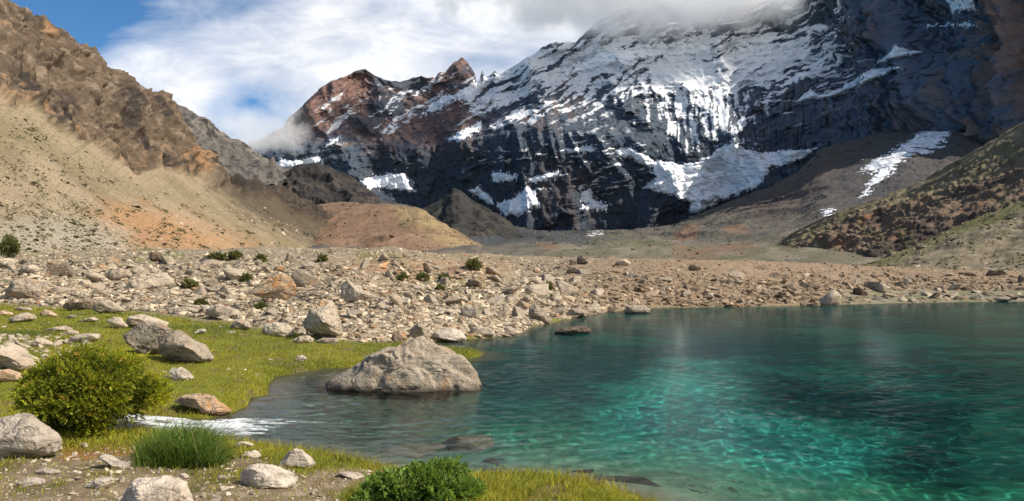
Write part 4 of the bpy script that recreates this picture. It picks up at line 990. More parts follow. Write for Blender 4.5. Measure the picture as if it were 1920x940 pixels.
HERO = [
 # central boulder in the lake
 ('big pale domed boulder standing in the lake, lichen on its flank', [(612, 722), (628, 708), (660, 690), (690, 668), (722, 650), (755, 640), (790, 634), (822, 641), (845, 652), (868, 664), (884, 684), (898, 712), (904, 738), (880, 762), (770, 768), (650, 764), (600, 742)], ROCK_GREY, dict(deep=0.8, seed=3, rough=0.07, base_v=736, crease=0.05, planes=13, spread=0.24)),
 ('large pale cracked boulder under the round juniper bush', [(-45, 800), (-20, 782), (30, 778), (60, 784), (88, 798), (106, 816), (112, 848), (104, 856), (50, 866), (0, 868), (-50, 862)], ROCK_WHITE, dict(deep=0.9, seed=2, rough=0.035, base_v=864, crease=0.05)),
 ('broad whitish rock at the bottom edge below the tall grass clump', [(218, 945), (236, 912), (246, 901), (270, 900), (300, 896), (335, 899), (352, 908), (360, 940), (352, 970), (230, 970)], ROCK_WHITE, dict(deep=0.9, seed=3, rough=0.05, base_v=966, crease=0.05)),
 ('pale blocky rock on bare earth right of the tall grass clump', [(450, 888), (462, 874), (476, 869), (498, 868), (530, 878), (548, 888), (556, 900), (552, 911), (530, 910), (500, 918), (478, 921), (464, 915), (454, 902)], ROCK_WHITE, dict(deep=0.85, seed=4, rough=0.045, base_v=919)),
 ('pointed whitish rock on the grassy bank beside the lake', [(519, 877), (530, 860), (542, 845), (554, 838), (568, 843), (580, 856), (590, 870), (588, 880), (560, 884), (528, 883)], ROCK_WHITE, dict(deep=0.85, seed=5, rough=0.035, base_v=882)),
 ('orange topped slab with dark wet front at the stream mouth', [(331, 752), (345, 742), (372, 738), (402, 741), (412, 754), (424, 764), (438, 772), (432, 780), (408, 785), (385, 786), (382, 768), (350, 758)], ROCK_PINK, dict(deep=0.9, seed=6, rough=0.05, base_v=784)),
 ('flat white rock on the meadow behind the juniper bush', [(308, 706), (318, 694), (338, 688), (352, 696), (365, 710), (358, 716), (330, 712)], ROCK_WHITE, dict(deep=0.9, seed=7)),
 ('small white rock between tall grass and pointed rock', [(448, 856), (458, 847), (476, 845), (490, 856), (488, 862), (456, 862)], ROCK_WHITE, dict(seed=8, level=4)),
 ('low white stone at the water edge by the tall grass', [(432, 836), (446, 828), (464, 827), (476, 834), (460, 840), (436, 841)], ROCK_WHITE, dict(seed=9, level=4)),
 ('flat oblong pale stone on brown earth at lower left', [(30, 906), (44, 898), (70, 895), (86, 900), (84, 909), (60, 914), (38, 913)], ROCK_WHITE, dict(seed=10, level=4)),
 ('wedge shaped pale stone on brown earth left of the broad whitish rock', [(156, 914), (172, 902), (192, 894), (214, 896), (216, 905), (200, 920), (180, 914)], ROCK_WHITE, dict(seed=11, level=4)),
 ('thin curved pale stone below the juniper bush', [(184, 855), (194, 853), (204, 860), (220, 871), (244, 872), (246, 879), (224, 881), (205, 870)], ROCK_WHITE, dict(seed=12, level=4, rough=0.08)),
 ('small round stone sitting behind the broad whitish rock', [(336, 893), (340, 888), (350, 888), (356, 895), (350, 902), (338, 900)], ROCK_WHITE, dict(seed=13, level=4)),
 ('flat white stone on the edge of the bank near the green shrub', [(630, 886), (645, 884), (668, 890), (690, 898), (672, 900), (645, 893)], ROCK_WHITE, dict(seed=14, level=4)),
 ('small flat white stone beside the flat one at the bank edge', [(674, 882), (688, 881), (702, 885), (692, 888), (676, 887)], ROCK_WHITE, dict(seed=15, level=3)),
 ('low knobbly pale stone on earth under the bush, left of two', [(66, 884), (80, 877), (100, 879), (116, 884), (112, 892), (84, 892)], ROCK_WHITE, dict(seed=16, level=4)),
 ('low pale stone on earth under the bush, right of two', [(129, 886), (138, 881), (150, 884), (154, 890), (136, 891)], ROCK_WHITE, dict(seed=17, level=4)),
 ('little white stone on bare earth left of the pale blocky rock', [(402, 901), (414, 890), (424, 893), (430, 900), (412, 903)], ROCK_WHITE, dict(seed=18, level=4)),
 # meadow
 ('rough brownish half of the big split boulder on the meadow', [(232, 628), (250, 612), (270, 603), (300, 604), (322, 614), (326, 640), (318, 664), (290, 668), (252, 652), (236, 640)], ROCK_GREY, dict(seed=20, rough=0.06, crease=0.06)),
 ('smooth pale half of the big split boulder on the meadow', [(298, 640), (308, 624), (326, 618), (346, 624), (370, 640), (390, 656), (402, 674), (394, 681), (360, 683), (330, 680), (304, 668)], ROCK_GREY, dict(seed=21, rough=0.045, crease=0.03)),
 ('flat pale rock lying behind the big split boulder', [(234, 604), (242, 594), (264, 590), (286, 597), (314, 606), (312, 616), (272, 612), (238, 612)], ROCK, dict(seed=22)),
 ('big sloping pale rock at the left edge behind the bush', [(-30, 660), (-10, 648), (14, 645), (40, 656), (62, 674), (76, 688), (66, 697), (30, 694), (-30, 690)], ROCK, dict(seed=23, rough=0.06)),
 ('smooth tan slab under the big sloping rock at the left edge', [(-30, 704), (-6, 692), (18, 691), (38, 700), (42, 712), (10, 718), (-30, 718)], ROCK_PINK, dict(seed=24, rough=0.02)),
 ('pale rock among rubble above the big sloping rock', [(58, 642), (68, 633), (84, 636), (98, 645), (92, 652), (64, 652)], ROCK, dict(seed=25, level=4)),
 ('pale rock with dark left end just behind the juniper bush', [(128, 634), (140, 627), (160, 625), (184, 627), (188, 634), (176, 642), (146, 644), (132, 641)], ROCK, dict(seed=26, level=4)),
 ('long low rock on the meadow behind the bush', [(86, 620), (104, 613), (122, 610), (136, 619), (120, 623), (94, 622)], ROCK, dict(seed=27, level=4)),
 ('flat pale stone right of the long low meadow rock', [(116, 625), (130, 619), (146, 621), (148, 627), (124, 628)], ROCK, dict(seed=28, level=4)),
 ('pinkish rounded rock on the green meadow edge', [(75, 587), (82, 580), (96, 584), (108, 591), (112, 594), (88, 593), (76, 592)], ROCK_PINK, dict(seed=29, level=4)),
 ('craggy pale rock on the meadow left of the pinkish rock', [(14, 600), (30, 590), (52, 586), (68, 590), (73, 598), (52, 604), (26, 606)], ROCK, dict(seed=30, level=4)),
 ('flat white slab at the back left of the meadow', [(22, 580), (36, 574), (54, 577), (62, 582), (40, 584)], ROCK, dict(seed=31, level=4)),
 ('brown undercut slab where rubble meets the meadow', [(121, 577), (126, 567), (146, 565), (172, 562), (178, 578), (172, 583), (150, 581), (132, 583)], ROCK_BROWN, dict(seed=32, level=4)),
 ('flat whitish slab beside the brown undercut slab', [(174, 582), (176, 566), (200, 562), (220, 570), (238, 583), (216, 588), (190, 587)], ROCK, dict(seed=33, level=4)),
 ('thin pale stone on green meadow, left of a row', [(124, 595), (132, 590), (146, 592), (142, 597), (128, 598)], ROCK, dict(seed=34, level=3)),
 ('low pale rock in the middle of the meadow row', [(146, 602), (162, 597), (178, 594), (186, 600), (172, 606), (150, 605)], ROCK, dict(seed=35, level=4)),
 ('pale rock at right end of the meadow row before the split boulder', [(198, 602), (212, 593), (226, 596), (240, 612), (222, 618), (210, 610)], ROCK, dict(seed=36, level=4)),
 ('flat white stone alone on grass right of the split boulder', [(361, 626), (370, 618), (384, 616), (390, 621), (378, 628), (364, 629)], ROCK_WHITE, dict(seed=37, level=4)),
 ('small white stone alone on grass near the inlet', [(551, 676), (558, 668), (566, 665), (576, 673), (568, 679), (556, 679)], ROCK_WHITE, dict(seed=38, level=4)),
 ('tan flat stone at the far left edge of the meadow', [(-12, 588), (4, 582), (22, 586), (26, 591), (-10, 592)], ROCK_PINK, dict(seed=39, level=4)),
 # foot of the moraine
 ('tall pointed grey boulder at the edge of the meadow', [(570, 606), (578, 588), (588, 574), (600, 562), (618, 561), (630, 574), (637, 596), (646, 630), (636, 636), (612, 636), (590, 628), (574, 616)], ROCK_GREY, dict(seed=40, rough=0.075, crease=0.06, planes=12, spread=0.3)),
 ('big blocky boulder with rusty orange right face', [(474, 558), (480, 540), (492, 527), (508, 520), (530, 514), (552, 513), (560, 522), (566, 540), (566, 556), (548, 568), (520, 571), (490, 564)], ROCK_OR, dict(seed=41, rough=0.07, planes=10, spread=0.3, crease=0.05)),
 ('pale leaning slab with peaked left end on the rubble', [(640, 556), (642, 536), (650, 524), (662, 532), (684, 546), (708, 556), (702, 564), (684, 568), (656, 566)], ROCK, dict(seed=42)),
 ('rounded pale boulder where meadow meets rubble, left of tall pointed one', [(488, 622), (494, 608), (512, 602), (534, 606), (552, 618), (556, 628), (536, 634), (504, 632)], ROCK, dict(seed=43)),
 ('dark topped rounded boulder next to the meadow corner', [(430, 612), (438, 602), (454, 597), (468, 604), (476, 615), (462, 620), (440, 619)], ROCK_GREY, dict(seed=44, level=4)),
 ('broad boulder with dark left side at the rubble edge', [(378, 590), (388, 578), (406, 571), (430, 574), (448, 580), (456, 592), (440, 600), (404, 598)], ROCK_GREY, dict(seed=45)),
 ('flat pale slab in front of the tall pointed boulder, left of two', [(545, 638), (560, 630), (580, 630), (590, 636), (588, 643), (556, 645)], ROCK, dict(seed=46, level=4)),
 ('flat pale slab in front of the tall pointed boulder, right of two', [(590, 640), (606, 633), (632, 634), (640, 640), (630, 646), (596, 646)], ROCK, dict(seed=47, level=4)),
 ('smooth white boulder at the shore behind the domed boulder', [(806, 634), (812, 622), (830, 615), (852, 615), (866, 624), (874, 634), (862, 641), (830, 642)], ROCK_WHITE, dict(seed=48, rough=0.025)),
 ('small boulder with orange face behind the domed boulder', [(733, 636), (736, 624), (748, 617), (760, 622), (766, 636), (756, 642), (740, 643)], ROCK_OR, dict(seed=49, level=4)),
 ('large grey boulder right behind the domed boulder', [(766, 634), (770, 614), (784, 604), (796, 610), (804, 628), (802, 640), (780, 643)], ROCK_GREY, dict(seed=50, level=4)),
 ('low shore boulder right of the smooth white one', [(876, 626), (884, 614), (900, 609), (918, 616), (926, 628), (912, 635), (886, 634)], ROCK_GREY, dict(seed=51, level=4)),
 ('small triangular shore boulder at the corner of the lake', [(934, 624), (946, 613), (958, 612), (972, 624), (962, 631), (940, 631)], ROCK, dict(seed=52, level=4)),
 ('angular slanting boulder at the shore bend', [(986, 590), (992, 574), (1004, 570), (1022, 582), (1036, 596), (1030, 606), (1012, 606), (996, 600)], ROCK_GREY, dict(seed=53, level=4)),
 ('pale round boulder standing in shallow water off the far shore', [(1166, 584), (1174, 574), (1192, 571), (1208, 572), (1218, 579), (1218, 587), (1196, 590), (1172, 589)], ROCK, dict(seed=54, level=4, base_v=588.5)),
 ('long low reef of brown rock just above the water', [(1038, 624), (1052, 616), (1080, 612), (1102, 611), (1112, 619), (1106, 627), (1076, 628), (1050, 628)], ROCK_BROWN, dict(seed=55, level=4, base_v=627, rough=0.09)),
 ('grey shore boulder left of the boulder standing in water', [(1060, 590), (1070, 579), (1086, 576), (1100, 584), (1098, 594), (1072, 596)], ROCK_GREY, dict(seed=56, level=4)),
 # on the moraine
 ('big pale boulder with dark left hollow on the left rubble', [(6, 556), (14, 540), (24, 526), (46, 520), (70, 524), (78, 546), (72, 560), (40, 564), (12, 563)], ROCK_GREY, dict(seed=57, rough=0.06, crease=0.05)),
 ('dark striped boulder with orange base on the left rubble', [(90, 512), (94, 498), (108, 493), (128, 496), (136, 508), (134, 520), (112, 522), (98, 518)], ROCK_BROWN, dict(seed=58, level=4)),
 ('pale boulder with dark split left end on the rubble', [(194, 518), (204, 507), (222, 502), (240, 506), (248, 518), (236, 527), (208, 525)], ROCK_GREY, dict(seed=59, level=4)),
 ('dark square boulder on the crest under the orange scree', [(278, 488), (280, 475), (292, 472), (304, 474), (308, 488), (296, 492), (284, 492)], ROCK_BROWN, dict(seed=60, level=4)),
 ('pale diamond shaped boulder on the rubble', [(142, 532), (154, 525), (166, 525), (174, 534), (160, 541), (150, 541)], ROCK, dict(seed=61, level=4)),
 ('wide pale boulder at the left beside the striped one', [(32, 508), (44, 498), (62, 496), (76, 504), (72, 513), (44, 514)], ROCK, dict(seed=62, level=4)),
 ('dark round boulder standing on the middle of the crest', [(1080, 492), (1083, 482), (1092, 478), (1101, 483), (1104, 493), (1092, 497)], ROCK_BROWN, dict(seed=63, level=4, rough=0.05)),
 ('dark upright stone beside the round boulder on the crest', [(1069, 496), (1071, 488), (1077, 485), (1082, 490), (1082, 497), (1074, 499)], ROCK_BROWN, dict(seed=64, level=4)),
 ('dark triangular boulder below the round one on the crest', [(1060, 510), (1068, 502), (1078, 500), (1088, 508), (1084, 513), (1066, 513)], ROCK_BROWN, dict(seed=65, level=4)),
 ('pale slab with shaded left end on the crest right of the round boulder', [(1152, 494), (1160, 487), (1174, 486), (1184, 494), (1178, 500), (1160, 500)], ROCK, dict(seed=66, level=4)),
 ('dark boulder alone on the brown moraine below the green slope', [(1290, 504), (1294, 497), (1304, 495), (1314, 500), (1313, 508), (1298, 509)], ROCK_BROWN, dict(seed=67, level=4)),
 ('dark brown rock cut by the right edge above the beach', [(1906, 532), (1910, 518), (1922, 512), (1940, 516), (1944, 534), (1920, 536)], ROCK_BROWN, dict(seed=68, level=4)),
 ('low brown boulder above the pale beach at the far right', [(1848, 515), (1856, 507), (1872, 504), (1886, 511), (1880, 518), (1856, 518)], ROCK_BROWN, dict(seed=69, level=4)),
 ('flat dark boulder where brown moraine meets the beach', [(1498, 540), (1506, 531), (1526, 529), (1540, 536), (1534, 543), (1508, 544)], ROCK_BROWN, dict(seed=70, level=4)),
 ('small rust coloured block on the crest above the orange faced boulder', [(512, 506), (516, 500), (526, 498), (534, 503), (532, 509), (518, 510)], ROCK_OR, dict(seed=71, level=4)),
 ('brown peaked boulder high on the middle of the moraine', [(872, 534), (880, 522), (892, 520), (904, 530), (902, 538), (880, 540)], ROCK_BROWN, dict(seed=72, level=4)),
]
for lab, poly, mat, kw in HERO:
    o = outline_rock(lab, poly, mat, **kw)
    o.cycles.is_caustics_receiver = True

# rocks under water: placed on the bed a little beyond where the surface shows them
def sunk_rock(label, u, v, wpx, size, mat, seed, top=-0.1, name='sunken_boulder', cat='boulder', rot=0.0, planes=16):
    Y = F * CH / (v - HV)
    V, Fc = stone_shape(4, seed, size, planes, 0.3, 0.07)
    c, s = math.cos(rot), math.sin(rot)
    V = V @ np.array([[c, s, 0], [-s, c, 0], [0, 0, 1]])
    V[:, 2] -= V[:, 2].max()
    loc = np.array([(u - 960) / F * Y, Y + size[1] * 0.4, top])
    o = mesh_obj(name, V, Fc, mat)
    o.location = loc
    tag(o, label, cat, 'stones under the water'); o.cycles.is_caustics_receiver = True
    return o
sunk_rock('squarish pale brown boulder just under the water in front of the domed boulder', 872, 818, 90, (0.40, 0.40, 0.42), ROCK_SUNK, 501, -0.05, planes=9)
sunk_rock('thick dark rock just under water beside the grassy bank', 1078, 876, 150, (0.30, 0.14, 0.22), ROCK_WET, 502, -0.01, rot=-0.28)
sunk_rock('long thin dark slab under water at the right end of the thick dark rock', 1158, 894, 60, (0.36, 0.11, 0.18), ROCK_WET, 503, -0.02, rot=-0.3)
sunk_rock('small dark stone under water, upper of two near the shrub', 918, 860, 26, (0.10, 0.08, 0.09), ROCK_WET, 504, -0.06)
sunk_rock('small dark stone under water, lower of two near the shrub', 917, 877, 26, (0.10, 0.07, 0.08), ROCK_WET, 505, -0.05)
sunk_rock('low rounded boulder under water left of the squarish one', 770, 836, 70, (0.42, 0.25, 0.25), ROCK_SUNK, 506, -0.14)

# ---- loose boulders of the moraine, each one its own object; finer rubble as one heap
PROTO = []
for k in range(12):
    r = np.random.default_rng(900 + k)
    V, Fc = stone_shape(3, 900 + k, (1.0, r.uniform(0.7, 1.0), r.uniform(0.55, 0.9)), int(r.integers(9, 15)), 0.34, 0.09, 34)
    me = mesh_obj('boulder', V, Fc, None)
    PROTO.append(me.data); bpy.data.objects.remove(me)
taken = [(np.array(p)[:, 0].mean(), np.array(p)[:, 1].mean(), np.ptp(np.array(p)[:, 0])) for _, p, _, _ in HERO]

def base_curve(u):
    return curve([(-100, 566), (0, 566), (250, 580), (400, 596), (560, 626), (650, 640), (740, 642), (820, 640), (960, 629), (1000, 611), (1060, 598), (1130, 585), (1230, 577), (1400, 574), (1550, 570), (1620, 566), (1920, 563), (2000, 563)], u)
def crest_curve(u):
    return curve([(-100, 478), (650, 476), (740, 476), (820, 485), (960, 488), (1230, 493), (1400, 496), (1550, 501), (1700, 510), (1920, 517), (2000, 517)], u)

def moraine_points(n, seed, bias=1.0, lift=2):
    r = np.random.default_rng(seed)
    u = r.uniform(-60, 1990, n); t = r.uniform(0, 1, n) ** bias
    v = crest_curve(u) + lift + (base_curve(u) - crest_curve(u) - lift + 1) * t
    x, y, z, ok = ground_hits(u, v)
    md = moraine_d(x, y)
    ok &= (md > -0.3) | ((u > 1500) & (lake_sd(x, y) > 0.1))
    return u[ok], v[ok], x[ok], y[ok], z[ok], r

LABELS = {
 'shore': 'pale angular boulder among the rocks at the lake corner below the moraine',
 'left': 'pale angular boulder in the sunlit rubble field behind the meadow',
 'mid': 'pale broken boulder on the rubble slope behind the domed boulder',
 'right': 'brown boulder scattered on the bare moraine beyond the lake'}
u, v, x, y, z, r = moraine_points(1500, 77, 0.75)
size = np.exp(r.normal(0, 0.35, len(u)))
cnt = 0
order = np.argsort(-size * np.where(u < 1080, 1.0, 0.72))
for i in order:
    if cnt >= 205: break
    t = (v[i] - crest_curve(u[i])) / (base_curve(u[i]) - crest_curve(u[i]))
    px = (6.0 + 9.5 * t) * size[i] * 0.84
    if u[i] > 1120: px = (4.2 + 2.5 * t) * size[i] * 0.8
    px = min(px, 25)
    if any(abs(u[i] - a) < 0.45 * w + 0.7 * px and abs(v[i] - b) < 0.30 * w + 0.6 * px for a, b, w in taken): continue
    taken.append((u[i], v[i], px * 2))
    rad = px * y[i] / F
    zone = 'right' if u[i] > 1120 else ('shore' if t > 0.72 and u[i] > 640 else ('mid' if u[i] > 640 else 'left'))
    o = bpy.data.objects.new('boulder', PROTO[int(r.integers(0, 12))].copy() if False else PROTO[int(r.integers(0, 12))])
    COL.objects.link(o)
    o.location = (x[i], y[i], z[i] - 0.08 * rad)
    o.rotation_euler = (r.normal(0, 0.35), r.normal(0, 0.35), r.uniform(0, 6.28))
    o.scale = (rad * r.uniform(0.95, 1.25), rad * r.uniform(0.8, 1.1), rad * r.uniform(0.75, 1.1))
    q = r.random()
    mat = (ROCK_BROWN if q < 0.45 else ROCK_FAR) if zone == 'right' else (ROCK_OR if q < 0.10 else ROCK_GREY if q < 0.4 else ROCK_FAR)
    if not o.data.materials: o.data.materials.append(None)
    o.material_slots[0].link = 'OBJECT'; o.material_slots[0].material = mat
    tag(o, LABELS[zone], 'boulder', {'shore': 'boulders at the lake corner', 'left': 'boulders of the sunlit rubble field', 'mid': 'boulders of the rubble slope', 'right': 'boulders of the bare moraine'}[zone])
    cnt += 1

def stone_heap(name, pts, sizes, cols, mat, label, cat, seed, level=1, flat=0.75, smooth=False):
    """many small stones as one mesh"""
    r = np.random.default_rng(seed)
    shapes = [stone_shape(level, seed * 31 + k, (1, r.uniform(0.7, 1), r.uniform(0.5, 0.85)), 9, 0.35, 0.1, 40) for k in range(16)]
    Fc = shapes[0][1]; SV = np.array([s[0] for s in shapes])
    n = len(pts); nv = SV.shape[1]
    k = r.integers(0, 16, n)
    V = SV[k]
    a = r.uniform(0, 6.28, n); ca, sa = np.cos(a)[:, None], np.sin(a)[:, None]
    b = r.normal(0, 0.4, n); cb, sb = np.cos(b)[:, None], np.sin(b)[:, None]
    x, y, z = V[..., 0], V[..., 1], V[..., 2] * flat
    y, z = y * cb - z * sb, y * sb + z * cb
    x, y = x * ca - y * sa, x * sa + y * ca
    W = np.stack([x, y, z], -1) * sizes[:, None, None] + pts[:, None, :]
    Fa = (Fc[None] + (np.arange(n) * nv)[:, None, None]).reshape(-1, 3)
    C = np.repeat(cols[:, None, :], nv, 1)
    o = mesh_obj(name, W.reshape(-1, 3), Fa, mat, col=C.reshape(-1, 3), smooth=smooth)
    return tag(o, label, cat, kind='stuff')

STONE = terrain_mat('rubble_stone', 0.5, 0.08, speck=0.28)
u, v, x, y, z, r = moraine_points(36000, 78, 0.95, -12)
t = np.clip((v - crest_curve(u)) / (base_curve(u) - crest_curve(u)), 0, 1)
px = (1.35 + 3.0 * t * sstep(0, 0.15, 1.15 - t)) * np.exp(r.normal(0, 0.48, len(u))) * np.where(u > 1080, 0.72, 1.0)
px = np.minimum(px, 7.5)
keep = r.random(len(u)) < np.where(u > 1120, 0.62, 1.0) * np.where((u > 1560) & (v > 545), 0.16, 1.0) * (0.55 + 0.6 * sstep(-0.3, 0.4, fbm(x / 5, y / 5, 0.3, 3, 79)))
u, v, x, y, z, px, t = (q[keep] for q in (u, v, x, y, z, px, t))
rad = px * y / F
base = np.where((u < 1050)[:, None], np.array([0.42, 0.345, 0.25]), np.array([0.31, 0.235, 0.16]))
mixu = sstep(950, 1200, u)[:, None]
base = np.array([0.43, 0.35, 0.248]) * (1 - mixu) + np.array([0.30, 0.225, 0.15]) * mixu
br = np.exp(r.normal(0, 0.28, len(u)))[:len(u), None] if False else np.exp(np.random.default_rng(5).normal(0, 0.28, len(u)))[:, None]
cols = base * br
rr = np.random.default_rng(6).random(len(u))
cols[rr < 0.08] = np.array([0.30, 0.18, 0.10]); cols[(rr > 0.08) & (rr < 0.22)] *= 0.5
stone_heap('rubble', np.stack([x, y, z - 0.05 * rad], -1), rad, cols, STONE, 'pale broken rubble covering the moraine behind the lake', 'rubble', 80)

# pebbles on the bare earth in front, stones along the water and on the meadow
r = np.random.default_rng(91)
n = 2600
u = r.uniform(-40, 720, n); v = r.uniform(838, 960, n)
ok = inpoly(u, v, DIRT) + r.normal(0, 8, n) > 0
u, v = u[ok], v[ok]
x, y, z, ok = ground_hits(u, v, 5.0, 16, 200)
px = np.minimum(1.0 * np.exp(r.normal(0.1, 0.62, len(u))), 6)
ok &= lake_sd(x, y) > 0.1
x, y, z, px = x[ok], y[ok], z[ok], px[ok]
cols = np.array([0.44, 0.37, 0.28]) * np.exp(r.normal(0, 0.3, len(x)))[:, None]
stone_heap('pebbles', np.stack([x, y, z], -1), px * y / F, cols, STONE, 'small pale pebbles strewn over the bare earth in front', 'pebbles', 92, 2)
n = 420
u = r.uniform(-40, 640, n); v = 575 + (r.random(n) ** 1.3) * 150
x, y, z, ok = ground_hits(u, v, 8, 60, 300)
ok &= (lake_sd(x, y) > 0.3) & (moraine_d(x, y) < 0.5)
cl = fbm(x / 3.5, y / 3.5, 0.3, 3, 93)
ok &= (cl + 0.5 * sstep(200, 60, u) + r.normal(0, 0.12, n)) > 0.12
x, y, z, v = x[ok], y[ok], z[ok], v[ok]
px = np.minimum(2.0 * np.exp(r.normal(0.0, 0.5, len(x))), 6)
cols = np.array([0.46, 0.39, 0.30]) * np.exp(r.normal(0, 0.22, len(x)))[:, None]
stone_heap('meadow_stones', np.stack([x, y, z], -1), px * y / F, cols, STONE, 'small pale stones lying in loose patches on the meadow', 'stones', 94, 2, 0.5)
# rubble pocket at the left edge behind the bush
n = 420
u = r.uniform(-40, 175, n); v = r.uniform(628, 690, n)
ok = inpoly(u, v, [(-60, 640), (20, 626), (110, 622), (170, 632), (160, 660), (110, 690), (-60, 700)]) > -4
x, y, z, k = ground_hits(u[ok], v[ok], 8, 60, 300)
px = np.minimum(3.0 * np.exp(r.normal(0.0, 0.5, len(x))), 9)
cols = np.array([0.44, 0.365, 0.27]) * np.exp(r.normal(0, 0.25, len(x)))[:, None]
stone_heap('rubble', np.stack([x, y, z], -1), px * y / F, cols, STONE, 'pale rubble pocket on the meadow at the left edge', 'rubble', 95, 2)
# ------------------------------------------------------------------ plants
LEAF = leaf_mat('juniper_leaf', 0.38); GRASS = leaf_mat('grass_blade', 0.35); STEM = rock_mat('bark', (0.12, 0.085, 0.06), (0.17, 0.125, 0.09), (0.05, 0.04, 0.03), 4.0)

def unit(a): return a / (np.linalg.norm(a, axis=-1, keepdims=True) + 1e-9)

def sprigs(r, base, axis, nleaf, leaf, width, spread, col, colvar):
    """around each axis a feather of narrow pointed leaves; returns verts, quads, colours"""
    n = len(base)
    t = np.linspace(0.0, 1.0, nleaf)[None, :, None]
    side = unit(r.normal(size=(n, nleaf, 3)))
    ax = axis[:, None, :]
    side = unit(side - (side * ax).sum(-1, keepdims=True) * ax)
    L = leaf[:, None, None]
    b = base[:, None, :] + ax * L * 1.3 * t
    d = unit(ax * (1.0 - 0.1 * t) + side * spread * (1 - 0.5 * t))
    l = L * r.uniform(0.7, 1.2, (n, nleaf, 1))
    w = unit(np.cross(d, r.normal(size=(n, nleaf, 3)))) * (width * l)
    v = np.stack([b, b + d * l * 0.45 + w, b + d * l, b + d * l * 0.45 - w], 2)
    c = col[:, None, None, :] * (1 + colvar * r.normal(size=(n, nleaf, 1, 1))) * np.ones((1, 1, 4, 1))
    c = c * np.array([0.85, 1.0, 1.2, 1.0])[None, None, :, None]
    k = n * nleaf
    return v.reshape(-1, 3), np.arange(k * 4).reshape(-1, 4), c.reshape(-1, 3)

def shrub(name, label, cat, centre, rad, n, leaf, cols, seed, lumps=26, width=0.16, spread=0.9, nleaf=8, trunk=True, group=None, flat_bottom=0.75):
    """a shrub: a dense crown of leafy sprigs gathered in uneven clumps, on a short branching stem"""
    r = np.random.default_rng(seed)
    rad = np.array(rad, float)
    root = empty(name, centre)
    tag(root, label, cat, group)
    # clump centres over the dome
    d = unit(r.normal(size=(lumps * 3, 3))); d = d[d[:, 2] > -0.45][:lumps]
    gi = np.arange(lumps * 2) + 0.5; gz_ = 1 - gi / (lumps * 2) * 2; ga = gi * 2.39996                   # clumps spread evenly, then jittered
    d = np.stack([np.cos(ga) * np.sqrt(1 - gz_ ** 2), np.sin(ga) * np.sqrt(1 - gz_ ** 2), gz_], -1); d = unit(d + 0.22 * r.normal(size=d.shape)); d = d[d[:, 2] > -0.6]; r.shuffle(d)
    lc = d * r.uniform(0.62, 0.84, (len(d), 1)); lr = r.uniform(0.15, 0.28, len(d))
    lc = np.concatenate([lc, unit(r.normal(size=(lumps // 2, 3))) * 0.35]); lr = np.concatenate([lr, np.full(lumps // 2, 0.32)])
    tone = r.uniform(0, 1, len(lc))
    k = r.choice(len(lc), n, p=lr ** 2 / (lr ** 2).sum())
    q = unit(r.normal(size=(n, 3))) * (r.uniform(0, 1, (n, 1)) ** 0.4) * lr[k][:, None]
    p = lc[k] + q
    # a few bits reach out beyond the rest
    out = r.random(n) < 0.05; p[out] *= r.uniform(1.0, 1.14, (out.sum(), 1))
    p[:, 2] = np.where(p[:, 2] < -flat_bottom, -flat_bottom + r.uniform(0, 0.15, n), p[:, 2])
    ax = unit(0.9 * q / lr[k][:, None] + 0.55 * p + np.array([0.1, 0, 0.35]) + 0.45 * r.normal(size=(n, 3)))
    outer = sstep(0.55, 1.0, np.linalg.norm(p, axis=1)) * np.clip(0.35 + 0.6 * tone[k] + 0.25 * r.normal(size=n), 0, 1)  # inner sprigs darker: shade of the gaps put into leaf colour; tips yellower
    c = np.array(cols[0])[None] * (1 - outer[:, None]) + np.array(cols[1])[None] * outer[:, None]
    dry = r.random(n) < 0.035; c[dry] = np.array(cols[2])
    lf = leaf * np.exp(r.normal(0, 0.25, n))
    z0 = centre[2] + rad[2] * flat_bottom
    base = np.array([centre[0], centre[1], z0]) + p * rad
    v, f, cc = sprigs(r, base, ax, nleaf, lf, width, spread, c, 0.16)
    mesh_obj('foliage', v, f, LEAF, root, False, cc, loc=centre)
    if trunk:
        V = []; Fq = []
        for j in range(14):
            a = lc[j] * rad * r.uniform(0.85, 1.2) + np.array([0, 0, rad[2] * flat_bottom]); b0 = np.array([r.normal(0, 0.05), r.normal(0, 0.05), -0.05]) * rad
            m = (a + b0) * 0.5 + r.normal(0, 0.06, 3) * rad
            ts = np.linspace(0, 1, 7)
            pts = [(1 - t) ** 2 * b0 + 2 * t * (1 - t) * m + t * t * a for t in ts]
            o0 = sum(len(x) for x in V)
            ring = []
            for t, pt in zip(ts, pts):
                w = 0.022 * rad[2] * (1.4 - t)
                ring.append(np.array([pt + w * np.array([math.cos(g), math.sin(g), 0]) for g in np.arange(6) * math.pi / 3]))
            V.append(np.concatenate(ring))
            for i in range(6):
                for g in range(6):
                    Fq.append((o0 + i * 6 + g, o0 + i * 6 + (g + 1) % 6, o0 + (i + 1) * 6 + (g + 1) % 6, o0 + (i + 1) * 6 + g))
        mesh_obj('stem', np.concatenate(V) + np.array(centre), np.array(Fq), STEM, root, True, loc=centre)
    return root

# the round juniper in front
bx, by, bz = ground_hit(170, 822)
k = by / F
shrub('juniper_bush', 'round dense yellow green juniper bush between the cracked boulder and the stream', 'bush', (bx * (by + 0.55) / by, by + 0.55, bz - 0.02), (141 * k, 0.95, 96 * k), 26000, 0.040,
      [(0.055, 0.080, 0.012), (0.43, 0.43, 0.030), (0.46, 0.30, 0.06)], 11, lumps=46, width=0.15, spread=0.75, nleaf=9)
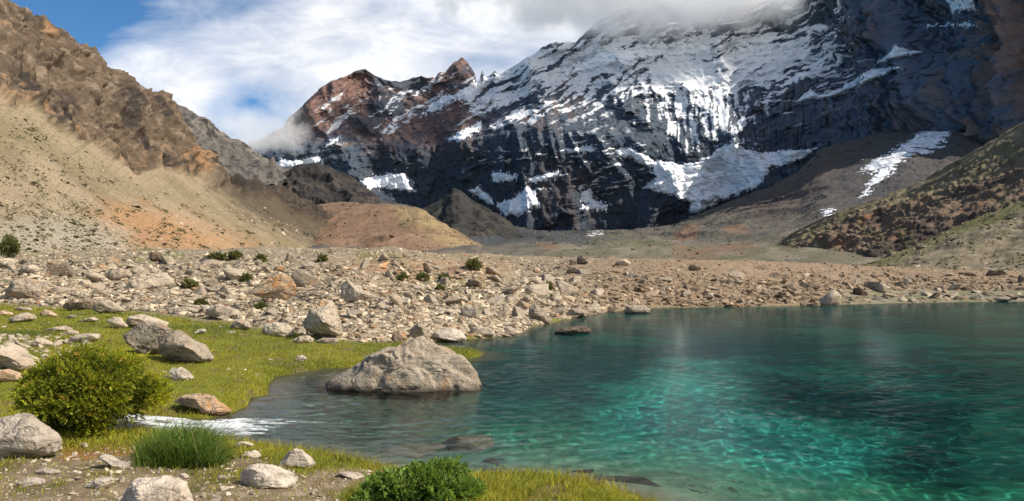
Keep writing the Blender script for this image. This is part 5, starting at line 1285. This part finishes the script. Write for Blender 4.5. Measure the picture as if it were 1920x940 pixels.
# bright shrub at the bottom edge
gx, gy, gz = ground_hit(790, 948)
k = gy / F
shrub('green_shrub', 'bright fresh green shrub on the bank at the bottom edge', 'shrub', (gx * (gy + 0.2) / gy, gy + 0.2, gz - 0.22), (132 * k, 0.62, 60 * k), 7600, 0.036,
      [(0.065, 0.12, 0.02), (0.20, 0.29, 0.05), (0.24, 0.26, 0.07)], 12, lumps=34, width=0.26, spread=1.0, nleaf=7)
# small dark junipers on the moraine and at the foot of the scree
SM = [(356, 545, 22, 10, 'spreading dark juniper among rubble above the dark sided boulder'), (377, 576, 13, 8, 'small round dark juniper at the meadow edge of the rubble'),
      (408, 488, 22, 7, 'wide dark juniper on the crest, left of two'), (440, 488, 15, 7, 'dark juniper on the crest, right of two'), (460, 530, 13, 8, 'dark juniper left of the orange faced boulder'),
      (754, 528, 9, 7, 'small dark juniper on the rubble above the domed boulder, left of three'), (793, 530, 14, 6, 'flat dark juniper on the rubble above the domed boulder, middle of three'), (832, 528, 12, 6, 'green juniper on the rubble above the domed boulder, right of three'),
      (888, 508, 20, 11, 'dark round juniper on the crest of the moraine right of the others'), (826, 548, 9, 5, 'tiny green juniper low on the rubble slope'), (18, 488, 30, 26, 'large dark green shrub at the left edge under the scree'),
      (1028, 546, 7, 6, 'small green juniper on the brown moraine slope'), (488, 490, 8, 5, 'tiny dark juniper on the crest'), (490, 584, 10, 7, 'small olive juniper in front of the orange faced boulder'), (605, 492, 8, 5, 'tiny olive juniper on the crest above the leaning slab')]
for i, (u, v, w, h, lab) in enumerate(SM):
    x, y, z = ground_hit(u, v); k = y / F
    if v < 492: y = min(y, 78); x = (u - 960) / F * y; z = float(ground_z(np.array([x]), np.array([y]))[0]); k = y / F
    w, h = w * 0.72, h * 0.8
    shrub('small_juniper', lab, 'shrub', (x, y, z - 0.05), (w * k, w * k * 0.8, h * k * 1.2), 420 if w < 20 else 700, 3.2 * k, [(0.10, 0.105, 0.04), (0.21, 0.205, 0.07), (0.18, 0.14, 0.06)], 40 + i, lumps=12, width=0.3, nleaf=6, trunk=False, group='small junipers on the moraine')

def blades(name, label, cat, x, y, z, h, w, lean, cols, seed, kind='stuff', segs=2, mat=None, parent=None, wind=(0.35, 0.1)):
    r = np.random.default_rng(seed)
    n = len(x)
    a = r.uniform(0, 6.28, n)
    dirv = np.stack([np.cos(a) + wind[0], np.sin(a) + wind[1], np.zeros(n)], -1)
    b = r.uniform(0, 6.28, n); sd = np.stack([np.cos(b), np.sin(b), np.zeros(n)], -1)
    base = np.stack([x, y, z - 0.01], -1)
    ts = np.linspace(0, 1, segs + 1)
    V = []
    L = lean * r.uniform(0.3, 1.3, n)
    for i, t in enumerate(ts):
        c = base + np.stack([0 * h, 0 * h, h * t * (1 - 0.25 * L * t)], -1) + dirv * (h * L * t ** 1.8)[:, None]
        ww = (w * (1 - t) ** 0.7)[:, None]
        V += [c - sd * ww, c + sd * ww] if i < segs else [c]
    V = np.stack(V, 1); m = V.shape[1]
    o = (np.arange(n) * m)[:, None]
    F_ = []
    for i in range(segs - 1): F_.append(np.stack([o[:, 0] + 2 * i, o[:, 0] + 2 * i + 1, o[:, 0] + 2 * i + 3], -1)); F_.append(np.stack([o[:, 0] + 2 * i, o[:, 0] + 2 * i + 3, o[:, 0] + 2 * i + 2], -1))
    F_.append(np.stack([o[:, 0] + 2 * segs - 2, o[:, 0] + 2 * segs - 1, o[:, 0] + 2 * segs], -1))
    C = np.repeat(cols[:, None, :], m, 1)
    ob = mesh_obj(name, V.reshape(-1, 3), np.concatenate(F_), mat or GRASS, parent, True, C.reshape(-1, 3))
    if label: tag(ob, label, cat, kind=kind)
    return ob

# short turf of the meadow and the bank (sampled evenly over the picture so that it holds up close and far)
r = np.random.default_rng(51)
def turf(n, ur, vr, hpx, seed, dens=1.0, hmin=0.02, hmax=0.16):
    r = np.random.default_rng(seed)
    u = r.uniform(*ur, n); v = r.uniform(*vr, n)
    x, y, z, ok = ground_hits(u, v, 4, 62)
    sd = lake_sd(x, y); md = moraine_d(x, y)
    n1 = fbm(x / 1.5, y / 1.5, 0, 4, 40); n3 = fbm(x / 0.5, y / 0.5, 0.4, 3, 52); n4 = fbm(x / 4, y / 4, 0.6, 3, 53)
    dirt = inpoly(u, v, DIRT) + 14 * n1
    ok &= (sd > 0.05 + 0.08 * n3) & (md < 0.4 + 0.5 * n3) & ~((u > 1030) & (v < 620) & (r.random(n) < 0.93))
    ok &= (dirt < 6 * r.normal(size=n)) | (r.random(n) < 0.07 + 0.25 * sstep(0.15, 0.5, n1))
    ok &= r.random(n) > 0.75 * sstep(0.22, 0.5, n3)
    u, v, x, y, z, sd, n1, n3, n4 = (q[ok] for q in (u, v, x, y, z, sd, n1, n3, n4))
    m = len(u)
    h = np.clip(hpx * y / F * np.exp(r.normal(0, 0.35, m)) * (0.75 + 0.6 * sstep(-0.3, 0.4, n3)), hmin, hmax)
    rim = sstep(0.9, 0.15, sd)
    h *= 1 + 0.5 * rim
    c = np.array([0.225, 0.235, 0.024])[None] * np.exp(r.normal(0, 0.22, m))[:, None]
    yel = np.clip(0.45 + 1.1 * n1 + 0.25 * r.normal(size=m) + 0.25 * rim, 0, 1)[:, None]
    c = c * (1 - yel) + np.array([0.36, 0.33, 0.034]) * yel * np.exp(r.normal(0, 0.15, m))[:, None]
    dk = sstep(0.1, 0.5, n4)[:, None] * 0.6
    c = c * (1 - dk) + np.array([0.11, 0.14, 0.02]) * dk
    br = (r.random(m) < 0.04 + 0.20 * sstep(0.1, 0.45, n3))[:, None]
    c = np.where(br, np.array([0.26, 0.19, 0.08]), c)
    return x, y, z, h, c, y
x, y, z, h, c, yy = turf(150000, (-60, 920), (560, 800), 3.6, 54)
blades('grass', 'short green and yellow turf of the meadow beside the lake', 'grass', x, y, z, h, 0.7 * yy / F, 0.7, c, 55)
x, y, z, h, c, yy = turf(90000, (-60, 1240), (800, 950), 11.0, 56, hmax=0.13)
blades('grass', 'yellow green turf of the near bank', 'grass', x, y, z, h, 0.9 * yy / F, 0.8, c, 57)

# tall grass clump by the stream
r = np.random.default_rng(61)
n = 5600
u = r.normal(0, 1, n) * 42 + 335; v = 872 - np.abs(r.normal(0, 1, n)) * 15 + 8 * r.random(n)
ok = (u > 248) & (u < 432) & (v > 828); u, v = u[ok], v[ok]
x, y, z, k = ground_hits(u, v, 5, 16)
n = len(x)
edge = 1 - np.abs((u - 335) / 105) ** 2.2
h = np.clip((44 * edge + 14) * y / F * np.exp(r.normal(0, 0.42, n)) * (0.8 + 0.5 * fbm(x / 0.16, y / 0.16, 0.3, 2, 63)), 0.05, 0.62)
gc = np.array([0.10, 0.17, 0.025])[None] * np.exp(r.normal(0, 0.28, n))[:, None]
gy_ = (r.random(n) < 0.30)[:, None]; gc = np.where(gy_, np.array([0.15, 0.19, 0.035]), gc)
gd = (r.random(n) < 0.07)[:, None]; gc = np.where(gd, np.array([0.26, 0.20, 0.10]), gc)
tc = (float(np.mean(x)), float(np.mean(y)), float(np.mean(z)))
root = empty('tall_grass', tc); tag(root, 'tall dark green grass clump on the near bank beside the white water', 'grass clump')
g = blades('blade_mass', None, None, x - tc[0], y - tc[1], z - tc[2], h, 1.0 * y / F, 0.85, gc, 62, segs=3, parent=root, wind=(0.5, 0.0))
g['kind'] = 'stuff'
# a few taller stalks growing at the water's edge
for i, (u, v, hp, ln, lab) in enumerate([(704, 868, 62, 0.32, 'single thin grass stalk leaning over the water at the bank edge'), (722, 876, 24, 0.9, 'short bent dry stalk at the bank edge beside the shrub')]):
    x, y, z = ground_hit(u, v); k = y / F
    ts = np.linspace(0, 1, 12); V = []; Fq = []
    for j, t in enumerate(ts):
        c0 = np.array([ln * hp * k * t ** 1.5, 0, hp * k * t]); w = 0.0035 * (1.15 - t)
        V += [c0 + w * np.array([math.cos(a), math.sin(a), 0]) for a in (0, 2.09, 4.19)]
        if j: Fq += [(3 * j - 3 + a, 3 * j - 3 + (a + 1) % 3, 3 * j + (a + 1) % 3, 3 * j + a) for a in range(3)]
    o = mesh_obj('grass_stalk', np.array(V), np.array(Fq), GRASS, None, True, np.tile([0.25, 0.25, 0.09], (len(V), 1)))
    o.location = (x, y, z); tag(o, lab, 'grass stalk', 'stalks at the bank edge')

# low tufts dotted over the lower scree
U, V, P = LEFT
r = np.random.default_rng(71)
i = r.integers(0, 215, 26000); j = r.integers(0, U.shape[1], 26000)
u, v = U[i, j], V[i, j]
dn = fbm((u + 0.5 * v) / 34, (v - 0.5 * u) / 16, 0.3, 3, 72) + 0.5 * sstep(320, 470, v) + 0.35 * sstep(260, 20, u) - 0.3 * sstep(330, 430, u)
ok = (u > -60) & (u < 640) & (v < 498) & (v > curve(LC, u) + 14) & (dn + r.normal(0, 0.12, len(u)) > 0.50)
p = P[i[ok], j[ok]]; px = 1.35 * np.exp(r.normal(0, 0.45, ok.sum()))
n = ok.sum()
cols = np.where((r.random(n) < 0.7)[:, None], np.array([0.075, 0.072, 0.03]), np.array([0.12, 0.095, 0.06])) * np.exp(r.normal(0, 0.25, n))[:, None]
stone_heap('scree_tufts', p, px * p[:, 1] / F, cols, leaf_mat('tuft', 0.0, 0.9), 'low dark tufts dotted over the pale scree slope', 'tufts', 73, 1, 0.6)
ok = (u > -60) & (u < 660) & (v < 498) & (v > curve(LC, u) + 10) & (r.random(len(u)) < 0.06)
p = P[i[ok], j[ok]]; px = 1.0 * np.exp(r.normal(0, 0.45, ok.sum()))
cols = np.array([0.40, 0.33, 0.23]) * np.exp(r.normal(0, 0.35, ok.sum()))[:, None]
stone_heap('scree_stones', p, px * p[:, 1] / F, cols, STONE, 'loose stones on the pale scree slope', 'stones', 74, 1, 0.8)
# stones and tufts on the right-hand slopes
U, V, P = RIGHT
r = np.random.default_rng(75)
i = r.integers(0, U.shape[0], 9000); j = r.integers(0, U.shape[1], 9000)
u, v = U[i, j], V[i, j]
ok = (u < 1960) & (r.random(len(u)) < 0.03 + 0.10 * sstep(-0.1, 0.4, fbm(u / 30, v / 20, 0.4, 3, 76)))
p = P[i[ok], j[ok]]; n = ok.sum(); px = 0.85 * np.exp(r.normal(0, 0.5, n))
q = r.random(n)[:, None]
cols = np.where(q < 0.5, np.array([0.11, 0.10, 0.045]), np.where(q < 0.85, np.array([0.16, 0.115, 0.08]), np.array([0.26, 0.22, 0.16]))) * np.exp(r.normal(0, 0.25, n))[:, None]
stone_heap('slope_stones', p, px * p[:, 1] / F, cols, STONE, 'dark stones and tufts on the green right hand slope', 'stones', 76, 1, 0.7)
# sticks on the lake bed
for i, (u, v, l, a, lab) in enumerate([(1606, 862, 0.40, -0.25, 'forked dark twig under water in the clear shallows'), (1862, 922, 0.16, -0.1, 'short dark stick under water at the lower right'), (1862, 890, 0.14, -0.35, 'thin dark stick under water near the right edge'), (1536, 914, 0.10, 0.1, 'tiny dark stick under water at the bottom')]):
    Y = F * CH / (v - HV); X = (u - 960) / F * Y
    V = []; Fq = []
    br = [((0, 0, 0), (1, 0, 0.05), 1.0)] + ([((0.35, 0, 0.02), (0.62, 0.35, 0.12), 0.6), ((0.55, 0, 0.02), (0.7, -0.25, 0.06), 0.5)] if i == 0 else [])
    for p0, p1, w0 in br:
        p0, p1 = np.array(p0), np.array(p1); o0 = len(V)
        for t in np.linspace(0, 1, 6):
            c0 = (p0 + (p1 - p0) * t) * l + np.array([0, 0.03 * math.sin(5 * t) * l, 0]); w = 0.013 * w0 * (1.2 - t)
            V += [c0 + w * np.array([0, math.cos(g), math.sin(g)]) for g in (0, 1.57, 3.14, 4.71)]
        Fq += [(o0 + 4 * s_ + g, o0 + 4 * s_ + (g + 1) % 4, o0 + 4 * s_ + 4 + (g + 1) % 4, o0 + 4 * s_ + 4 + g) for s_ in range(5) for g in range(4)]
    o = mesh_obj('twig', np.array(V), np.array(Fq), ROCK_WET); o.rotation_euler = (0, 0, a)
    zz = float(ground_z(np.array([X]), np.array([Y + 0.4]))[0])
    o.location = (X, Y + 0.25, max(zz, -0.35) + 0.05); tag(o, lab, 'twig', 'twigs under the water')

def hill_stones(grid, n, umin, umax, px0, cols0, label, seed, name='stones'):
    U, V, P = grid
    r = np.random.default_rng(seed)
    i = r.integers(0, U.shape[0], n); j = r.integers(0, U.shape[1], n)
    u, v = U[i, j], V[i, j]
    ok = (u > umin) & (u < umax) & (v < 505) & (fbm(u / 40, v / 18, 0.3, 3, seed + 1) + r.normal(0, 0.2, n) > 0.02)
    p = P[i[ok], j[ok]]; m = ok.sum(); px = px0 * np.exp(r.normal(0, 0.5, m))
    cols = np.array(cols0)[r.integers(0, len(cols0), m)] * np.exp(r.normal(0, 0.25, m))[:, None]
    stone_heap(name, p, px * p[:, 1] / F, cols, STONE, label, 'stones', seed + 2, 1, 0.75)
hill_stones(TAN, 5000, 560, 960, 0.8, [(0.11, 0.08, 0.055), (0.30, 0.22, 0.15), (0.08, 0.07, 0.05)], 'small stones and tufts on the tan hill', 801)
hill_stones(APRON, 16000, 900, 1960, 0.9, [(0.07, 0.065, 0.06), (0.22, 0.19, 0.16), (0.10, 0.095, 0.05)], 'scattered stones on the valley floor below the wall', 805)
hill_stones(SCREE, 7000, 1600, 1960, 1.2, [(0.10, 0.085, 0.05), (0.34, 0.28, 0.20), (0.09, 0.09, 0.035)], 'stones and low tufts on the pale slope at the right', 809)

# stones on the bed of the shallows
r = np.random.default_rng(821)
n = 2600
u = np.concatenate([r.uniform(480, 1000, n), r.uniform(900, 1990, n)]); v = np.concatenate([r.uniform(695, 890, n), r.uniform(820, 990, n)])
Y = F * CH / (v - HV); X = (u - 960) / F * Y
sd = lake_sd(X, Y); dz = np.maximum(-ground_z(X, Y), 0)
Y = Y + 0.8 * dz; X = (u - 960) / F * Y; z = ground_z(X, Y)
ok = (sd < -0.05) & (lake_sd(X, Y) < -0.05) & (z > -0.95) & (fbm(X / 1.2, Y / 1.2, 0.3, 3, 822) + r.normal(0, 0.2, len(u)) > np.where(u < 950, -0.1, 0.12))
X, Y, z = X[ok], Y[ok], z[ok]; m = ok.sum(); px = np.minimum(2.1 * np.exp(r.normal(0, 0.55, m)), 9)
cols = np.array([(0.06, 0.06, 0.04), (0.17, 0.16, 0.10), (0.10, 0.095, 0.06), (0.26, 0.25, 0.17)])[r.integers(0, 4, m)] * np.exp(r.normal(0, 0.25, m))[:, None]
cols = cols * np.exp(-np.array([1.5, 0.2, 0.3]) * np.maximum(-z, 0)[:, None])  # water's absorption of light put into the stone colours by depth
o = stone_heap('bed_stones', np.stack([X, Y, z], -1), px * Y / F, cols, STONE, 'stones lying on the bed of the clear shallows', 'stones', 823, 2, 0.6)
o.cycles.is_caustics_receiver = True
# ------------------------------------------------------------------ white water of the stream
def build_foam():
    pts = np.array([sh(200, 790), sh(285, 801), sh(340, 804), sh(400, 803), sh(450, 803), sh(500, 804), sh(560, 800), sh(640, 795)])
    wid = np.array([0.24, 0.34, 0.50, 0.74, 0.84, 0.74, 0.46, 0.14])
    t = np.linspace(0, 1, 420); tk = np.linspace(0, 1, len(pts))
    cx, cy, w = np.interp(t, tk, pts[:, 0]), np.interp(t, tk, pts[:, 1]), np.interp(t, tk, wid)
    s = np.linspace(-1, 1, 70)
    X = cx[:, None] + 0 * s; Y = cy[:, None] + s[None] * w[:, None] * 1.25
    fl = X * 0.97 + Y * 0.25
    n = fbm(X / 0.30, Y / 0.07, 0.3, 4, 601, 0.6); n2 = fbm(X / 0.9, Y / 0.16, 0.6, 3, 602)
    edge = 1 - np.abs(s)[None] ** 3.0
    dens = edge * (1.0 - 0.70 * sstep(0.52, 1.0, t)[:, None]) + 0.55 * n2 + 0.35 * n - 0.30
    Z = 0.010 + 0.030 * np.clip(dens, 0, 1) + 0.020 * n * edge + 0.10 * sstep(0.42, 0.05, t)[:, None]
    Z = np.where(dens > -0.15, Z, 0.004)
    t_ = NT('white_water')
    d_ = t_.n('VertexColor', layer_name='Col').outputs['Color']
    m_ = t_.noise(t_.pos(4.5, 26, 9, 0.06), 1.0, 6, 0.65, 0.4)
    a_ = t_.math('ADD', t_.n('SeparateColor', {0: d_}).outputs[0], t_.math('MULTIPLY', t_.math('SUBTRACT', m_, 0.5), 1.5))
    al = t_.ramp(a_, [(0.40, 0.0), (0.85, 0.92)])
    b = t_.n('BsdfPrincipled', {'Base Color': (0.80, 0.83, 0.85, 1), 'Roughness': 0.5, 'Alpha': al})
    t_.link(b.outputs[0], t_.out.inputs[0])
    o = mesh_obj('white_water', np.stack([X, Y, Z], -1), grid_faces(*X.shape), t_.m, col=np.repeat(np.clip(dens * 0.8 + 0.12, 0, 0.95)[..., None], 3, -1))
    tag(o, 'foaming white water where the stream runs into the lake', 'white water', kind='stuff')
build_foam()

# ------------------------------------------------------------------ clouds on the summits
def cloud(label, centre, half, density, scale, seed, cover=0.5, soft=0.30, flat=0.0):
    """a body of cloud: a box of air whose density is broken by turbulence and thins to nothing well inside the box"""
    t = NT('cloud')
    gen = t.n('TexCoord').outputs['Object']                                  # metres from the cloud's centre
    nrm = t.n('VectorMath', {0: gen, 1: tuple(1.0 / h for h in half)}, operation='MULTIPLY').outputs[0]
    ln = t.n('VectorMath', {0: nrm}, operation='LENGTH').outputs['Value']
    off = t.n('VectorMath', {0: gen, 1: (seed * 517.0, seed * 211.0, seed * 93.0)}, operation='ADD').outputs[0]
    n = t.n('TexNoise', {'Vector': off, 'Scale': 1.0 / scale, 'Detail': 6.0, 'Roughness': 0.58, 'Distortion': 0.4}).outputs['Fac']
    fall = t.math('SUBTRACT', 1.0, ln)
    d = t.math('ADD', t.math('MULTIPLY', n, 2.5), t.math('MULTIPLY', fall, 1.5))
    d = t.math('SUBTRACT', d, 2.2 - cover)
    d = t.math('MULTIPLY', t.math('DIVIDE', d, soft, True), t.math('MULTIPLY', fall, 5.0, True))
    d = t.math('MULTIPLY', d, density)
    v = t.n('VolumePrincipled', {'Color': (0.995, 0.995, 0.997, 1), 'Density': d, 'Anisotropy': 0.0})
    t.link(v.outputs[0], t.out.inputs['Volume'])
    x, y, z = half
    vv = [(a * x, b * y, c * z) for a in (-1, 1) for b in (-1, 1) for c in (-1, 1)]
    o = mesh_obj('cloud', vv, [(0, 1, 3, 2), (4, 6, 7, 5), (0, 4, 5, 1), (2, 3, 7, 6), (0, 2, 6, 4), (1, 5, 7, 3)], t.m, smooth=False)
    o.location = centre
    tag(o, label, 'cloud', 'clouds clinging to the mountains', kind='stuff')
    return o
def at(u, v, Y): return tuple(world(np.array(u, float), np.array(v, float), Y))
cloud('broad bank of cloud hiding the summit of the snowy wall', at(1240, -36, 2340), (860, 250, 200), 0.0140, 105, 1, 0.62, 0.40)
cloud('thin cloud drifting over the pass left of the red peak', at(470, 245, 2100), (270, 200, 100), 0.009, 90, 2, 0.38, 0.45)
